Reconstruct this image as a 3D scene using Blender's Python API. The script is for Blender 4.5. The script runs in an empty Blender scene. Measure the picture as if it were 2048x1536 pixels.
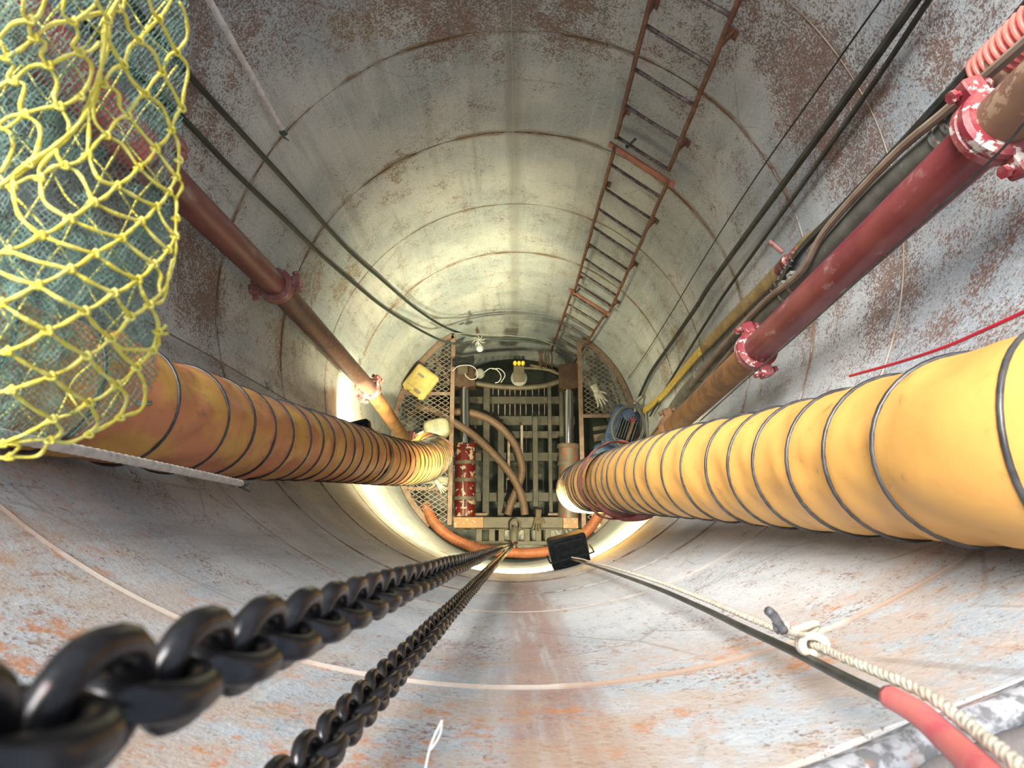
import bpy, math, random
import numpy as np
from mathutils import Vector, Matrix, noise as mnoise
random.seed(7); rng = np.random.default_rng(7)
C = bpy.context.scene.collection
PI = math.pi
R = 1.5                      # inner radius of the steel casing, metres
CAMZ = 7.86                  # camera height above the deck (deck is z = 0)
CAMY = -1.269
F = 1320.0                   # focal length in pixels of the 2048 px frame
NX, NY = 1030.1, 1084.0      # pixel straight below the camera

# ------------------------------------------------------------------ camera, sky, sun, lamps
n_ = np.array([(NX-1024)/F, (NY-768)/F, 1.0]); n_ /= np.linalg.norm(n_)
xa_ = np.array([1.0, 0, 0]) - n_[0]*n_; xa_ /= np.linalg.norm(xa_)
ya_ = np.cross(n_, xa_)
CAM = np.array([0.0, CAMY, CAMZ])
def raydir(u, v):
    c = np.array([(u-1024)/F, (v-768)/F, 1.0])
    return np.array([c@xa_, -(c@ya_), -(c@n_)])
def Cp(u, v, zc):            # point at distance zc along the optical axis
    return Vector(CAM + raydir(u, v)*zc)
def Zp(u, v, z):             # point at height z
    d = raydir(u, v); return Vector(CAM + d*((z-CAMZ)/d[2]))
def Wp(u, v, r):             # point at distance r from the shaft axis
    d = raydir(u, v)
    A = d[0]**2+d[1]**2; B = 2*(CAMY*d[1]); Cc = CAMY**2-r*r
    t = (-B+math.sqrt(max(B*B-4*A*Cc, 0)))/(2*A)
    return Vector(CAM + d*t)

cam_d = bpy.data.cameras.new('camera'); cam = bpy.data.objects.new('camera', cam_d); C.objects.link(cam)
right = Vector((xa_[0], -ya_[0], -n_[0])); down = Vector((xa_[1], -ya_[1], -n_[1])); fwd = Vector((xa_[2], -ya_[2], -n_[2]))
M = Matrix((right, -down, -fwd)).transposed().to_4x4(); M.translation = Vector(CAM)
cam.matrix_world = M
cam_d.sensor_width = 36; cam_d.lens = F/2048*36; cam_d.clip_start = 0.01; cam_d.clip_end = 200
cam_d.dof.use_dof = True; cam_d.dof.focus_distance = 2.6; cam_d.dof.aperture_fstop = 9.5
bpy.context.scene.camera = cam
vs = bpy.context.scene.view_settings
vs.view_transform = 'Standard'; vs.look = 'None'; vs.gamma = 1; vs.use_curve_mapping = False; vs.exposure = 0.0

world = bpy.data.worlds.new('sky'); bpy.context.scene.world = world; world.use_nodes = True
bg = world.node_tree.nodes['Background']; bg.inputs[0].default_value = (0.74, 0.86, 1.0, 1); bg.inputs[1].default_value = 1.0
sun_d = bpy.data.lights.new('hazy_sun', 'SUN'); sun = bpy.data.objects.new('hazy_sun', sun_d); C.objects.link(sun)
sun_d.energy = 11.5; sun_d.angle = math.radians(38); sun_d.color = (1.0, 0.95, 0.88)
sun.rotation_euler = Vector((-0.90, 0.95, 2.1)).to_track_quat('Z', 'Y').to_euler()
LAMPS = []                   # (pixel u, v, axis depth, aim, power) of the two flood lamps
def flood(name, loc, aim, power, size, size_y):
    d = bpy.data.lights.new(name, 'AREA'); o = bpy.data.objects.new(name, d); C.objects.link(o)
    d.shape = 'RECTANGLE'; d.size = size; d.size_y = size_y; d.energy = power; d.color = (1.0, 0.91, 0.52)
    o.location = loc; o.rotation_euler = (-Vector(aim)).to_track_quat('Z', 'Y').to_euler()
    return o
L1 = Cp(1137, 1101, 4.85); L1aim = Vector((-0.14, 0.38, -1.0)).normalized()
L2 = Cp(712, 868, 5.35); L2aim = Vector((0.10, -0.02, -1.0)).normalized()
flood('flood_light_right', L1 + L1aim*0.065, L1aim, 190, 0.13, 0.12)
flood('flood_light_left', L2 + L2aim*0.065, L2aim, 80, 0.13, 0.12)

# ------------------------------------------------------------------ materials
class G:
    def __init__(s, name, rough=0.6, metal=0.0, spec=0.5):
        s.m = bpy.data.materials.new(name); s.m.use_nodes = True
        s.t = s.m.node_tree; s.n = s.t.nodes; s.l = s.t.links
        s.b = s.n['Principled BSDF']; s.b.inputs['Roughness'].default_value = rough
        s.b.inputs['Metallic'].default_value = metal; s.b.inputs['Specular IOR Level'].default_value = spec
        s.tc = s.n.new('ShaderNodeTexCoord')
    def put(s, sock, v):
        if isinstance(v, bpy.types.NodeSocket): s.l.new(v, sock)
        elif isinstance(v, (tuple, list)) and len(v) == 3 and sock.type == 'RGBA': sock.default_value = (*v, 1)
        else: sock.default_value = v
    def geo(s):
        if not hasattr(s, '_g'): s._g = s.n.new('ShaderNodeNewGeometry')
        return s._g.outputs['Position']
    def math(s, op, a, b=0.0, c=None, clamp=False):
        n = s.n.new('ShaderNodeMath'); n.operation = op; n.use_clamp = clamp
        s.put(n.inputs[0], a); s.put(n.inputs[1], b)
        if c is not None: s.put(n.inputs[2], c)
        return n.outputs[0]
    def scalev(s, v, sc):
        n = s.n.new('ShaderNodeVectorMath'); n.operation = 'MULTIPLY'; s.l.new(v, n.inputs[0]); n.inputs[1].default_value = sc
        return n.outputs[0]
    def noise(s, v, scale=5, detail=3, rough=0.55, dist=0.0):
        n = s.n.new('ShaderNodeTexNoise'); s.l.new(v, n.inputs['Vector'])
        n.inputs['Scale'].default_value = scale; n.inputs['Detail'].default_value = detail
        n.inputs['Roughness'].default_value = rough; n.inputs['Distortion'].default_value = dist
        return n.outputs['Fac']
    def vor(s, v, scale=5, feature='F1'):
        n = s.n.new('ShaderNodeTexVoronoi'); n.feature = feature; s.l.new(v, n.inputs['Vector']); n.inputs['Scale'].default_value = scale
        return n.outputs['Distance']
    def step(s, v, a, b, lo=0.0, hi=1.0):
        n = s.n.new('ShaderNodeMapRange'); n.interpolation_type = 'SMOOTHSTEP'
        s.put(n.inputs['Value'], v); s.put(n.inputs['From Min'], a); s.put(n.inputs['From Max'], b)
        n.inputs['To Min'].default_value = lo; n.inputs['To Max'].default_value = hi
        return n.outputs['Result']
    def mix(s, f, a, b):
        n = s.n.new('ShaderNodeMix'); n.data_type = 'RGBA'
        pass
        ins = [i for i in n.inputs if i.type == 'RGBA']; s.put(ins[0], a); s.put(ins[1], b)
        s.put(n.inputs[0], f)
        return [o for o in n.outputs if o.type == 'RGBA'][0]
    def sep(s, v):
        n = s.n.new('ShaderNodeSeparateXYZ'); s.l.new(v, n.inputs[0]); return n.outputs
    def dist(s, v, p):
        n = s.n.new('ShaderNodeVectorMath'); n.operation = 'DISTANCE'; s.l.new(v, n.inputs[0]); n.inputs[1].default_value = p
        return n.outputs['Value']
    def color(s, c): s.put(s.b.inputs['Base Color'], c)
    def bump(s, h, strength=0.3, dist=0.01):
        n = s.n.new('ShaderNodeBump'); n.inputs['Strength'].default_value = strength; n.inputs['Distance'].default_value = dist
        s.l.new(h, n.inputs['Height']); s.l.new(n.outputs[0], s.b.inputs['Normal'])

def mat(name, c1, c2, scale=12, lo=0.4, hi=0.65, rough=0.6, metal=0.0, c3=None, s3=45, lo3=0.58, hi3=0.64, bump=0.15, stretch=(1, 1, 1), spec=0.5):
    c1, c2, c3 = [None if c is None else tuple(x*.78 for x in c) for c in (c1, c2, c3)]
    g = G(name, rough, metal, spec); v = g.scalev(g.geo(), stretch)
    a = g.noise(v, scale, 4)
    col = g.mix(g.step(a, lo, hi), c1, c2)
    b = g.noise(v, s3, 4, 0.6)
    if c3: col = g.mix(g.step(b, lo3, hi3), col, c3)
    g.color(col)
    if bump: g.bump(b, bump, 0.004)
    return g.m

SEAMS = [7.86-1.15, 7.86-2.34, 7.86-3.12, 7.86-4.05, 7.86-6.0, 7.86-5.05]
def wall_material():
    g = G('painted_rusty_casing_steel', 0.62, 0.0, 0.35); P = g.geo(); x, y, z = g.sep(P)
    big = g.noise(P, 1.3, 3); mid = g.noise(P, 5.5, 5, 0.6); fine = g.noise(P, 95, 4, 0.65); micro = g.noise(P, 160, 2, 0.6); blot = g.noise(P, 24, 4, 0.65)
    st = g.noise(g.scalev(P, (9, 9, 0.7)), 1.0, 5, 0.6); st2 = g.noise(g.scalev(P, (26, 26, 1.6)), 1.0, 4, 0.65)
    col = g.mix(g.step(big, 0.35, 0.65), (0.33, 0.38, 0.43), (0.50, 0.53, 0.555))
    col = g.mix(g.math('MULTIPLY', g.step(st, 0.5, 0.72), 0.55), col, (0.26, 0.26, 0.26))
    col = g.mix(g.math('MULTIPLY', g.step(st2, 0.52, 0.7), 0.35), col, (0.56, 0.57, 0.565))
    # speckled rust, denser towards the top of the casing
    hgt = g.step(z, 3.6, 6.4)
    dens = g.math('ADD', g.math('MULTIPLY', hgt, 0.075), g.math('MULTIPLY', g.math('SUBTRACT', mid, 0.5), 0.62))
    patches = [((860, 20), 0.55, 0.13), ((1120, 25), 0.45, 0.14), ((400, 560), 0.42, 0.16), ((420, 130), 0.6, 0.09), ((1650, 200), 0.5, 0.14),
               ((1750, 420), 0.35, 0.12), ((1620, 620), 0.3, 0.08), ((1780, 600), 0.30, 0.12), ((1450, 60), 0.5, 0.07), ((1900, 120), 0.3, 0.06), ((640, 90), 0.35, 0.10), ((600, 700), 0.3, 0.05)]
    for (u, v), rad, k in patches:
        p = Wp(u, v, R)
        dens = g.math('ADD', dens, g.step(g.math('ADD', g.dist(P, p), g.math('MULTIPLY', g.math('SUBTRACT', mid, 0.5), 0.5)), rad, rad*0.35, 0.0, k))
    clean = [((650, 230), 0.8, -0.12), ((1100, 300), 0.9, -0.06), ((1490, 200), 0.25, -0.14)]
    for (u, v), rad, k in clean:
        p = Wp(u, v, R)
        dens = g.math('ADD', dens, g.step(g.dist(P, p), rad, rad*0.4, 0.0, k))
    near = g.step(y, -0.7, -1.2)
    dens = g.math('ADD', g.math('SUBTRACT', dens, 0.035), g.math('MULTIPLY', near, -0.08))
    dens = g.math('ADD', dens, g.math('MULTIPLY', g.math('SUBTRACT', blot, 0.5), 0.35))
    spk = g.step(g.math('ADD', fine, dens), 0.57, 0.64)
    rust = g.mix(g.step(mid, 0.42, 0.6), (0.115, 0.070, 0.055), (0.185, 0.085, 0.055))
    col = g.mix(g.math('MULTIPLY', spk, 0.82), col, rust)
    # small dark pits everywhere
    grit = g.noise(P, 70, 5, 0.8)
    col = g.mix(g.math('MULTIPLY', g.step(g.math('ADD', micro, g.math('MULTIPLY', dens, 0.45)), 0.60, 0.68), 0.75), col, (0.085, 0.065, 0.055))
    col = g.mix(g.math('MULTIPLY', g.step(grit, 0.47, 0.32), 0.45), col, (0.66, 0.67, 0.67))
    col = g.mix(g.math('MULTIPLY', g.step(g.math('ADD', grit, g.math('MULTIPLY', dens, 0.2)), 0.53, 0.63), g.math('MULTIPLY_ADD', near, -0.28, 0.55)), col, (0.15, 0.11, 0.09))
    # brown scale following the weld seams
    for i, zs in enumerate(SEAMS):
        d = g.math('ABSOLUTE', g.math('ADD', g.math('SUBTRACT', z, zs), g.math('MULTIPLY', g.math('SUBTRACT', mid, 0.5), 0.05)))
        w = 0.045 if i in (3, 4) else 0.03
        b = g.math('MULTIPLY', g.step(d, w, w*0.3), g.step(g.noise(P, 3.1, 4), 0.40, 0.56))
        if i < 2 or i == 5: b = g.math('MULTIPLY', b, 0.45)
        col = g.mix(g.math('MULTIPLY', b, 0.75), col, (0.20, 0.125, 0.06))
    # ochre scale patches low on the wall
    for (u, v), rad in [((1360, 690), 0.22), ((1330, 745), 0.16), ((690, 560), 0.2), ((800, 600), 0.18), ((620, 560), 0.2), ((560, 690), 0.22), ((790, 330), 0.12), ((720, 60), 0.15)]:
        p = Wp(u, v, R)
        b = g.step(g.math('ADD', g.dist(P, p), g.math('MULTIPLY', g.math('SUBTRACT', mid, 0.5), 0.9)), rad, rad*0.6)
        b = g.math('MULTIPLY', b, g.step(g.math('ADD', fine, g.math('MULTIPLY', blot, 0.6)), 0.70, 0.86))
        col = g.mix(g.math('MULTIPLY', b, 0.8), col, (0.19, 0.125, 0.06))
    # grey drip line down the far side, reddish brown mud run down the near side
    far = g.step(y, 0.9, 1.2)
    b = g.step(g.math('ABSOLUTE', g.math('ADD', g.math('SUBTRACT', x, -0.005), g.math('MULTIPLY', g.math('SUBTRACT', st, 0.5), 0.12))), 0.085, 0.02)
    col = g.mix(g.math('MULTIPLY', g.math('MULTIPLY', b, far), 0.45), col, (0.20, 0.19, 0.18))
    xs = g.math('ADD', g.math('SUBTRACT', x, 0.055), g.math('MULTIPLY', g.math('SUBTRACT', st, 0.5), 0.16))
    b = g.step(g.math('ABSOLUTE', xs), 0.10, 0.035)
    b = g.math('MULTIPLY', g.math('MULTIPLY', b, near), g.step(z, 3.2, 4.6))
    b = g.math('MULTIPLY', b, g.step(st2, 0.68, 0.48, 0.35, 1.0))
    col = g.mix(g.math('MULTIPLY', b, 0.72), col, (0.30, 0.17, 0.13))
    # tan and orange rust near the rim on the near side
    top = g.math('MULTIPLY', g.step(z, 6.05, 6.95), near)
    o1 = g.step(g.noise(P, 6.0, 6, 0.7), 0.42, 0.58)
    col = g.mix(g.math('MULTIPLY', g.math('MULTIPLY', o1, top), 0.60), col, (0.46, 0.34, 0.25))
    o2 = g.math('MULTIPLY', g.step(g.noise(P, 19, 7, 0.78), 0.50, 0.62), g.step(g.noise(P, 4.0, 3), 0.45, 0.58))
    col = g.mix(g.math('MULTIPLY', g.math('MULTIPLY', o2, top), 0.8), col, (0.50, 0.20, 0.07))
    brn = g.math('MULTIPLY', g.step(g.noise(g.scalev(P, (10, 10, 3.5)), 2.2, 7, 0.80), 0.57, 0.66), near)
    brn = g.math('MULTIPLY', brn, g.step(g.noise(P, 2.3, 3), 0.40, 0.55))
    col = g.mix(g.math('MULTIPLY', brn, 0.65), col, (0.28, 0.13, 0.09))
    crk = g.step(g.vor(g.scalev(P, (1, 1, 0.8)), 2.4, 'DISTANCE_TO_EDGE'), 0.012, 0.003)
    col = g.mix(g.math('MULTIPLY', g.math('MULTIPLY', crk, g.step(g.noise(P, 2.2, 2), 0.5, 0.6)), 0.35), col, (0.16, 0.12, 0.09))
    g.color(col)
    g.bump(g.math('ADD', g.math('MULTIPLY', fine, 0.7), g.math('MULTIPLY', micro, 0.3)), 0.35, 0.006)
    return g.m

mWall = wall_material()
mWeld = mat('rusty_weld_bead', (0.20, 0.12, 0.07), (0.42, 0.40, 0.37), 6, 0.45, 0.6, 0.8, c3=(0.10, 0.07, 0.05), s3=40, bump=0.5)
mWeldPale = mat('painted_weld_bead', (0.40, 0.35, 0.31), (0.30, 0.22, 0.17), 5, 0.45, 0.62, 0.7, bump=0.5)
mCrust = mat('white_grout_crust', (0.36, 0.37, 0.40), (0.14, 0.14, 0.15), 60, 0.42, 0.58, 0.9, c3=(0.34, 0.16, 0.08), s3=14, lo3=0.54, hi3=0.7, bump=0.9)
mGround = mat('wet_dark_soil', (0.17, 0.15, 0.145), (0.015, 0.015, 0.017), 6, 0.50, 0.56, 0.7, c3=(0.40, 0.42, 0.43), s3=60, lo3=0.66, hi3=0.72, bump=0.8)
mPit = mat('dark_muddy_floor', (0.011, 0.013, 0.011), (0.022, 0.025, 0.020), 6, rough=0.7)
mYel = mat('yellow_duct_fabric', (0.86, 0.47, 0.125), (0.80, 0.41, 0.11), 5, 0.4, 0.65, 0.48, c3=(0.50, 0.28, 0.09), s3=20, lo3=0.60, hi3=0.76, bump=0.25)
mOra = mat('dirty_orange_duct_fabric', (0.62, 0.24, 0.11), (0.68, 0.38, 0.09), 7, 0.40, 0.62, 0.5, c3=(0.30, 0.17, 0.10), s3=20, lo3=0.56, hi3=0.76, bump=0.5)
mHoop = mat('grey_black_sewn_wire_hoop', (0.035, 0.035, 0.038), (0.07, 0.07, 0.072), 30, rough=0.35)
mRed = mat('red_painted_pipe', (0.20, 0.028, 0.042), (0.26, 0.055, 0.058), 7, rough=0.38, c3=(0.46, 0.32, 0.31), s3=15, lo3=0.56, hi3=0.76, stretch=(1, 1, 0.6))
mRedD = mat('dusty_red_pipe', (0.20, 0.060, 0.058), (0.27, 0.095, 0.09), 7, rough=0.45, c3=(0.42, 0.30, 0.30), s3=16, lo3=0.56, hi3=0.76, stretch=(1, 1, 0.4))
mRedBr = mat('red_brown_rusted_pipe', (0.105, 0.065, 0.058), (0.17, 0.085, 0.075), 9, rough=0.6, c3=(0.36, 0.13, 0.12), s3=22, lo3=0.55, hi3=0.7)
mBrownPipe = mat('brown_scaled_pipe', (0.26, 0.145, 0.095), (0.17, 0.095, 0.065), 9, rough=0.6, c3=(0.36, 0.24, 0.16), s3=25)
mRustPipe = mat('orange_brown_rusted_pipe', (0.34, 0.17, 0.06), (0.20, 0.10, 0.05), 9, rough=0.65, c3=(0.34, 0.19, 0.08), s3=25)
mCoup = mat('worn_red_coupling', (0.26, 0.03, 0.045), (0.34, 0.10, 0.10), 18, 0.42, 0.6, 0.45, c3=(0.60, 0.53, 0.50), s3=26, lo3=0.54, hi3=0.6, bump=0.4)
mCoupL = mat('dusty_pink_coupling', (0.45, 0.20, 0.17), (0.34, 0.12, 0.11), 18, rough=0.55, c3=(0.55, 0.38, 0.34), s3=38, bump=0.4)
mLad = mat('brown_rusty_ladder_steel', (0.17, 0.075, 0.05), (0.27, 0.12, 0.075), 14, rough=0.55, c3=(0.10, 0.05, 0.04), s3=50)
mRung = mat('worn_rung_steel', (0.12, 0.085, 0.08), (0.26, 0.22, 0.21), 20, rough=0.4, c3=(0.08, 0.04, 0.035), s3=50, lo3=0.5, hi3=0.6)
mSalmon = mat('salmon_primer_plate', (0.50, 0.19, 0.13), (0.36, 0.13, 0.09), 14, rough=0.6)
mBlk = mat('black_rubber_cable', (0.022, 0.025, 0.024), (0.05, 0.055, 0.052), 12, rough=0.45, c3=(0.22, 0.23, 0.22), s3=60, lo3=0.68, hi3=0.74)
mBlk2 = mat('dark_green_black_cable', (0.016, 0.026, 0.024), (0.03, 0.042, 0.038), 12, rough=0.45)
mTan = mat('mud_stained_tan_cable', (0.33, 0.25, 0.19), (0.24, 0.17, 0.125), 9, rough=0.6)
mGreyHose = mat('muddy_grey_hose', (0.14, 0.145, 0.13), (0.24, 0.25, 0.22), 6, rough=0.55, c3=(0.30, 0.31, 0.27), s3=30, lo3=0.6, hi3=0.75)
mLay = mat('stained_layflat_hose', (0.40, 0.29, 0.13), (0.26, 0.18, 0.08), 7, rough=0.6, c3=(0.50, 0.40, 0.20), s3=22)
mStrapY = mat('yellow_stained_strap', (0.70, 0.52, 0.12), (0.48, 0.33, 0.08), 30, rough=0.6)
mCoral = mat('coral_corrugated_hose', (0.85, 0.22, 0.18), (0.75, 0.17, 0.14), 9, rough=0.4)
mOrHose = mat('orange_corrugated_hose', (0.372, 0.124, 0.056), (0.293, 0.096, 0.045), 9, rough=0.45)
mBeHose = mat('mud_coated_hose', (0.128, 0.071, 0.047), (0.099, 0.064, 0.042), 7, rough=0.6)
mRope = mat('white_braided_rope', (0.62, 0.59, 0.55), (0.48, 0.45, 0.41), 60, rough=0.85, bump=0.5)
mCream = mat('cream_twisted_rope', (0.66, 0.61, 0.50), (0.52, 0.46, 0.37), 50, rough=0.85, bump=0.4)
mTape = mat('black_tape', (0.02, 0.03, 0.032), (0.07, 0.08, 0.085), 40, rough=0.4)
mGreyTape = mat('grey_worn_tape', (0.08, 0.085, 0.095), (0.2, 0.2, 0.21), 60, rough=0.5)
mPink = mat('coral_heat_shrink', (0.80, 0.22, 0.20), (0.70, 0.12, 0.16), 20, rough=0.5)
mRedCab = mat('bright_red_cable', (0.62, 0.02, 0.05), (0.50, 0.02, 0.05), 20, rough=0.4)
mNetY = mat('yellow_net_rope', (0.86, 0.72, 0.08), (0.94, 0.84, 0.22), 90, rough=0.7, c3=(0.55, 0.42, 0.06), s3=300, lo3=0.6, hi3=0.7, bump=0.6)
mNetG = mat('sea_green_fine_mesh', (0.11, 0.23, 0.18), (0.20, 0.34, 0.28), 30, rough=0.6, bump=0)
mChain = mat('blackened_chain_steel', (0.060, 0.058, 0.062), (0.035, 0.034, 0.038), 60, rough=0.27, metal=0.75, c3=(0.10, 0.05, 0.035), s3=90, lo3=0.64, hi3=0.7, bump=0.1)
mFrame = mat('dusty_pink_beige_angle_steel', (0.251, 0.176, 0.137), (0.194, 0.114, 0.086), 14, rough=0.65, c3=(0.22, 0.12, 0.08), s3=40)
mGrate = mat('expanded_metal_steel', (0.272, 0.224, 0.190), (0.170, 0.116, 0.088), 14, rough=0.5)
mBar = mat('mud_grey_steel_bar', (0.051, 0.046, 0.036), (0.030, 0.027, 0.021), 9, rough=0.6, c3=(0.13, 0.06, 0.04), s3=22, lo3=0.6, hi3=0.68)
mRod = G('polished_chrome_rod', 0.12, 1.0); mRod.color((0.42, 0.43, 0.43)); mRod = mRod.m
mBarrelR = mat('glossy_red_cylinder_paint', (0.104, 0.009, 0.007), (0.072, 0.007, 0.005), 8, rough=0.2, c3=(0.34, 0.28, 0.22), s3=14, lo3=0.56, hi3=0.60)
mBarrelB = mat('flaking_beige_cylinder_paint', (0.122, 0.102, 0.080), (0.091, 0.076, 0.058), 8, rough=0.5, c3=(0.28, 0.05, 0.03), s3=16, lo3=0.56, hi3=0.60)
mOrPaint = mat('orange_painted_beam_end', (0.272, 0.116, 0.024), (0.218, 0.109, 0.041), 18, rough=0.5, c3=(0.40, 0.34, 0.24), s3=30)
mBeam = mat('mud_beige_beam', (0.098, 0.078, 0.056), (0.065, 0.053, 0.037), 12, rough=0.6)
mRustBlk = mat('dark_rusty_block', (0.047, 0.020, 0.010), (0.078, 0.039, 0.020), 14, rough=0.55)
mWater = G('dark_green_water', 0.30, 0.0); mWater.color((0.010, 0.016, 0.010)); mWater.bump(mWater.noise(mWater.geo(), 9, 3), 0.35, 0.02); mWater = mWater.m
mCase = mat('yellow_hard_case_plastic', (0.662, 0.515, 0.184), (0.570, 0.423, 0.147), 14, rough=0.45)
mCan = mat('cream_translucent_canister', (0.394, 0.381, 0.272), (0.326, 0.299, 0.190), 16, rough=0.45)
mGreyPl = mat('grey_plastic', (0.20, 0.21, 0.20), (0.26, 0.27, 0.26), 20, rough=0.4)
mGlove = mat('grey_green_glove_fabric', (0.26, 0.27, 0.22), (0.36, 0.34, 0.27), 40, rough=0.85)
mGloveW = mat('pale_glove_fabric', (0.62, 0.60, 0.52), (0.45, 0.42, 0.35), 40, rough=0.85)
mGloveD = mat('dark_muddy_glove_fabric', (0.09, 0.075, 0.045), (0.13, 0.09, 0.06), 40, rough=0.85)
mBlue = mat('blue_motor_paint', (0.049, 0.091, 0.210), (0.077, 0.119, 0.210), 16, rough=0.4, c3=(0.28, 0.28, 0.26), s3=40, lo3=0.6, hi3=0.68)
mLampB = mat('black_lamp_plastic', (0.012, 0.014, 0.017), (0.022, 0.025, 0.028), 30, rough=0.75, spec=0.15)
mLens = G('lit_flood_lens'); mLens.b.inputs['Emission Color'].default_value = (1, 0.95, 0.68, 1); mLens.b.inputs['Emission Strength'].default_value = 8.0; mLens = mLens.m
mYelP = mat('bright_yellow_plastic', (0.80, 0.62, 0.05), (0.70, 0.50, 0.04), 30, rough=0.4)
mGlass = mat('pale_blue_bulb', (0.45, 0.50, 0.58), (0.55, 0.60, 0.66), 30, rough=0.15)
mTie = mat('white_cable_tie', (0.62, 0.62, 0.60), (0.5, 0.5, 0.48), 30, rough=0.5)
mGal = mat('galvanised_fitting', (0.36, 0.37, 0.36), (0.24, 0.24, 0.22), 25, rough=0.35, metal=0.5, c3=(0.20, 0.14, 0.10), s3=40)
mRedCloth = mat('faded_red_sling', (0.42, 0.13, 0.12), (0.52, 0.20, 0.18), 16, rough=0.75)
mWood = mat('muddy_timber', (0.180, 0.144, 0.102), (0.132, 0.102, 0.072), 10, rough=0.8)

# ------------------------------------------------------------------ mesh helpers
def frames(pts):
    P = [Vector(p) for p in pts]; n = len(P); T = []
    for i in range(n):
        a = P[max(i-1, 0)]; b = P[min(i+1, n-1)]; t = (b-a)
        T.append(t.normalized() if t.length > 1e-9 else Vector((0, 0, 1)))
    u = T[0].orthogonal().normalized(); U = [u]
    for i in range(1, n):
        q = T[i-1].rotation_difference(T[i]); u = q @ u; u = (u - T[i]*u.dot(T[i])).normalized(); U.append(u)
    return P, T, U
def smooth(pts, k=6):
    P = [Vector(p) for p in pts]
    if len(P) < 3: return [P[0].lerp(P[-1], i/k) for i in range(k+1)]
    Q = [2*P[0]-P[1]] + P + [2*P[-1]-P[-2]]; out = []
    for i in range(1, len(Q)-2):
        a, b, c, d = Q[i-1:i+3]
        for j in range(k):
            t = j/k
            out.append(0.5*((2*b)+(c-a)*t+(2*a-5*b+4*c-d)*t*t+(3*b-a-3*c+d)*t**3))
    out.append(P[-1]); return out
def resample(pts, step):
    P = [Vector(p) for p in pts]; L = [0]
    for a, b in zip(P, P[1:]): L.append(L[-1]+(b-a).length)
    n = max(2, int(L[-1]/step)); out = []; j = 0; S = []
    for i in range(n+1):
        s = L[-1]*i/n
        while j < len(L)-2 and L[j+1] < s: j += 1
        t = (s-L[j])/max(L[j+1]-L[j], 1e-9); out.append(P[j].lerp(P[j+1], t)); S.append(s)
    return out, S
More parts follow.
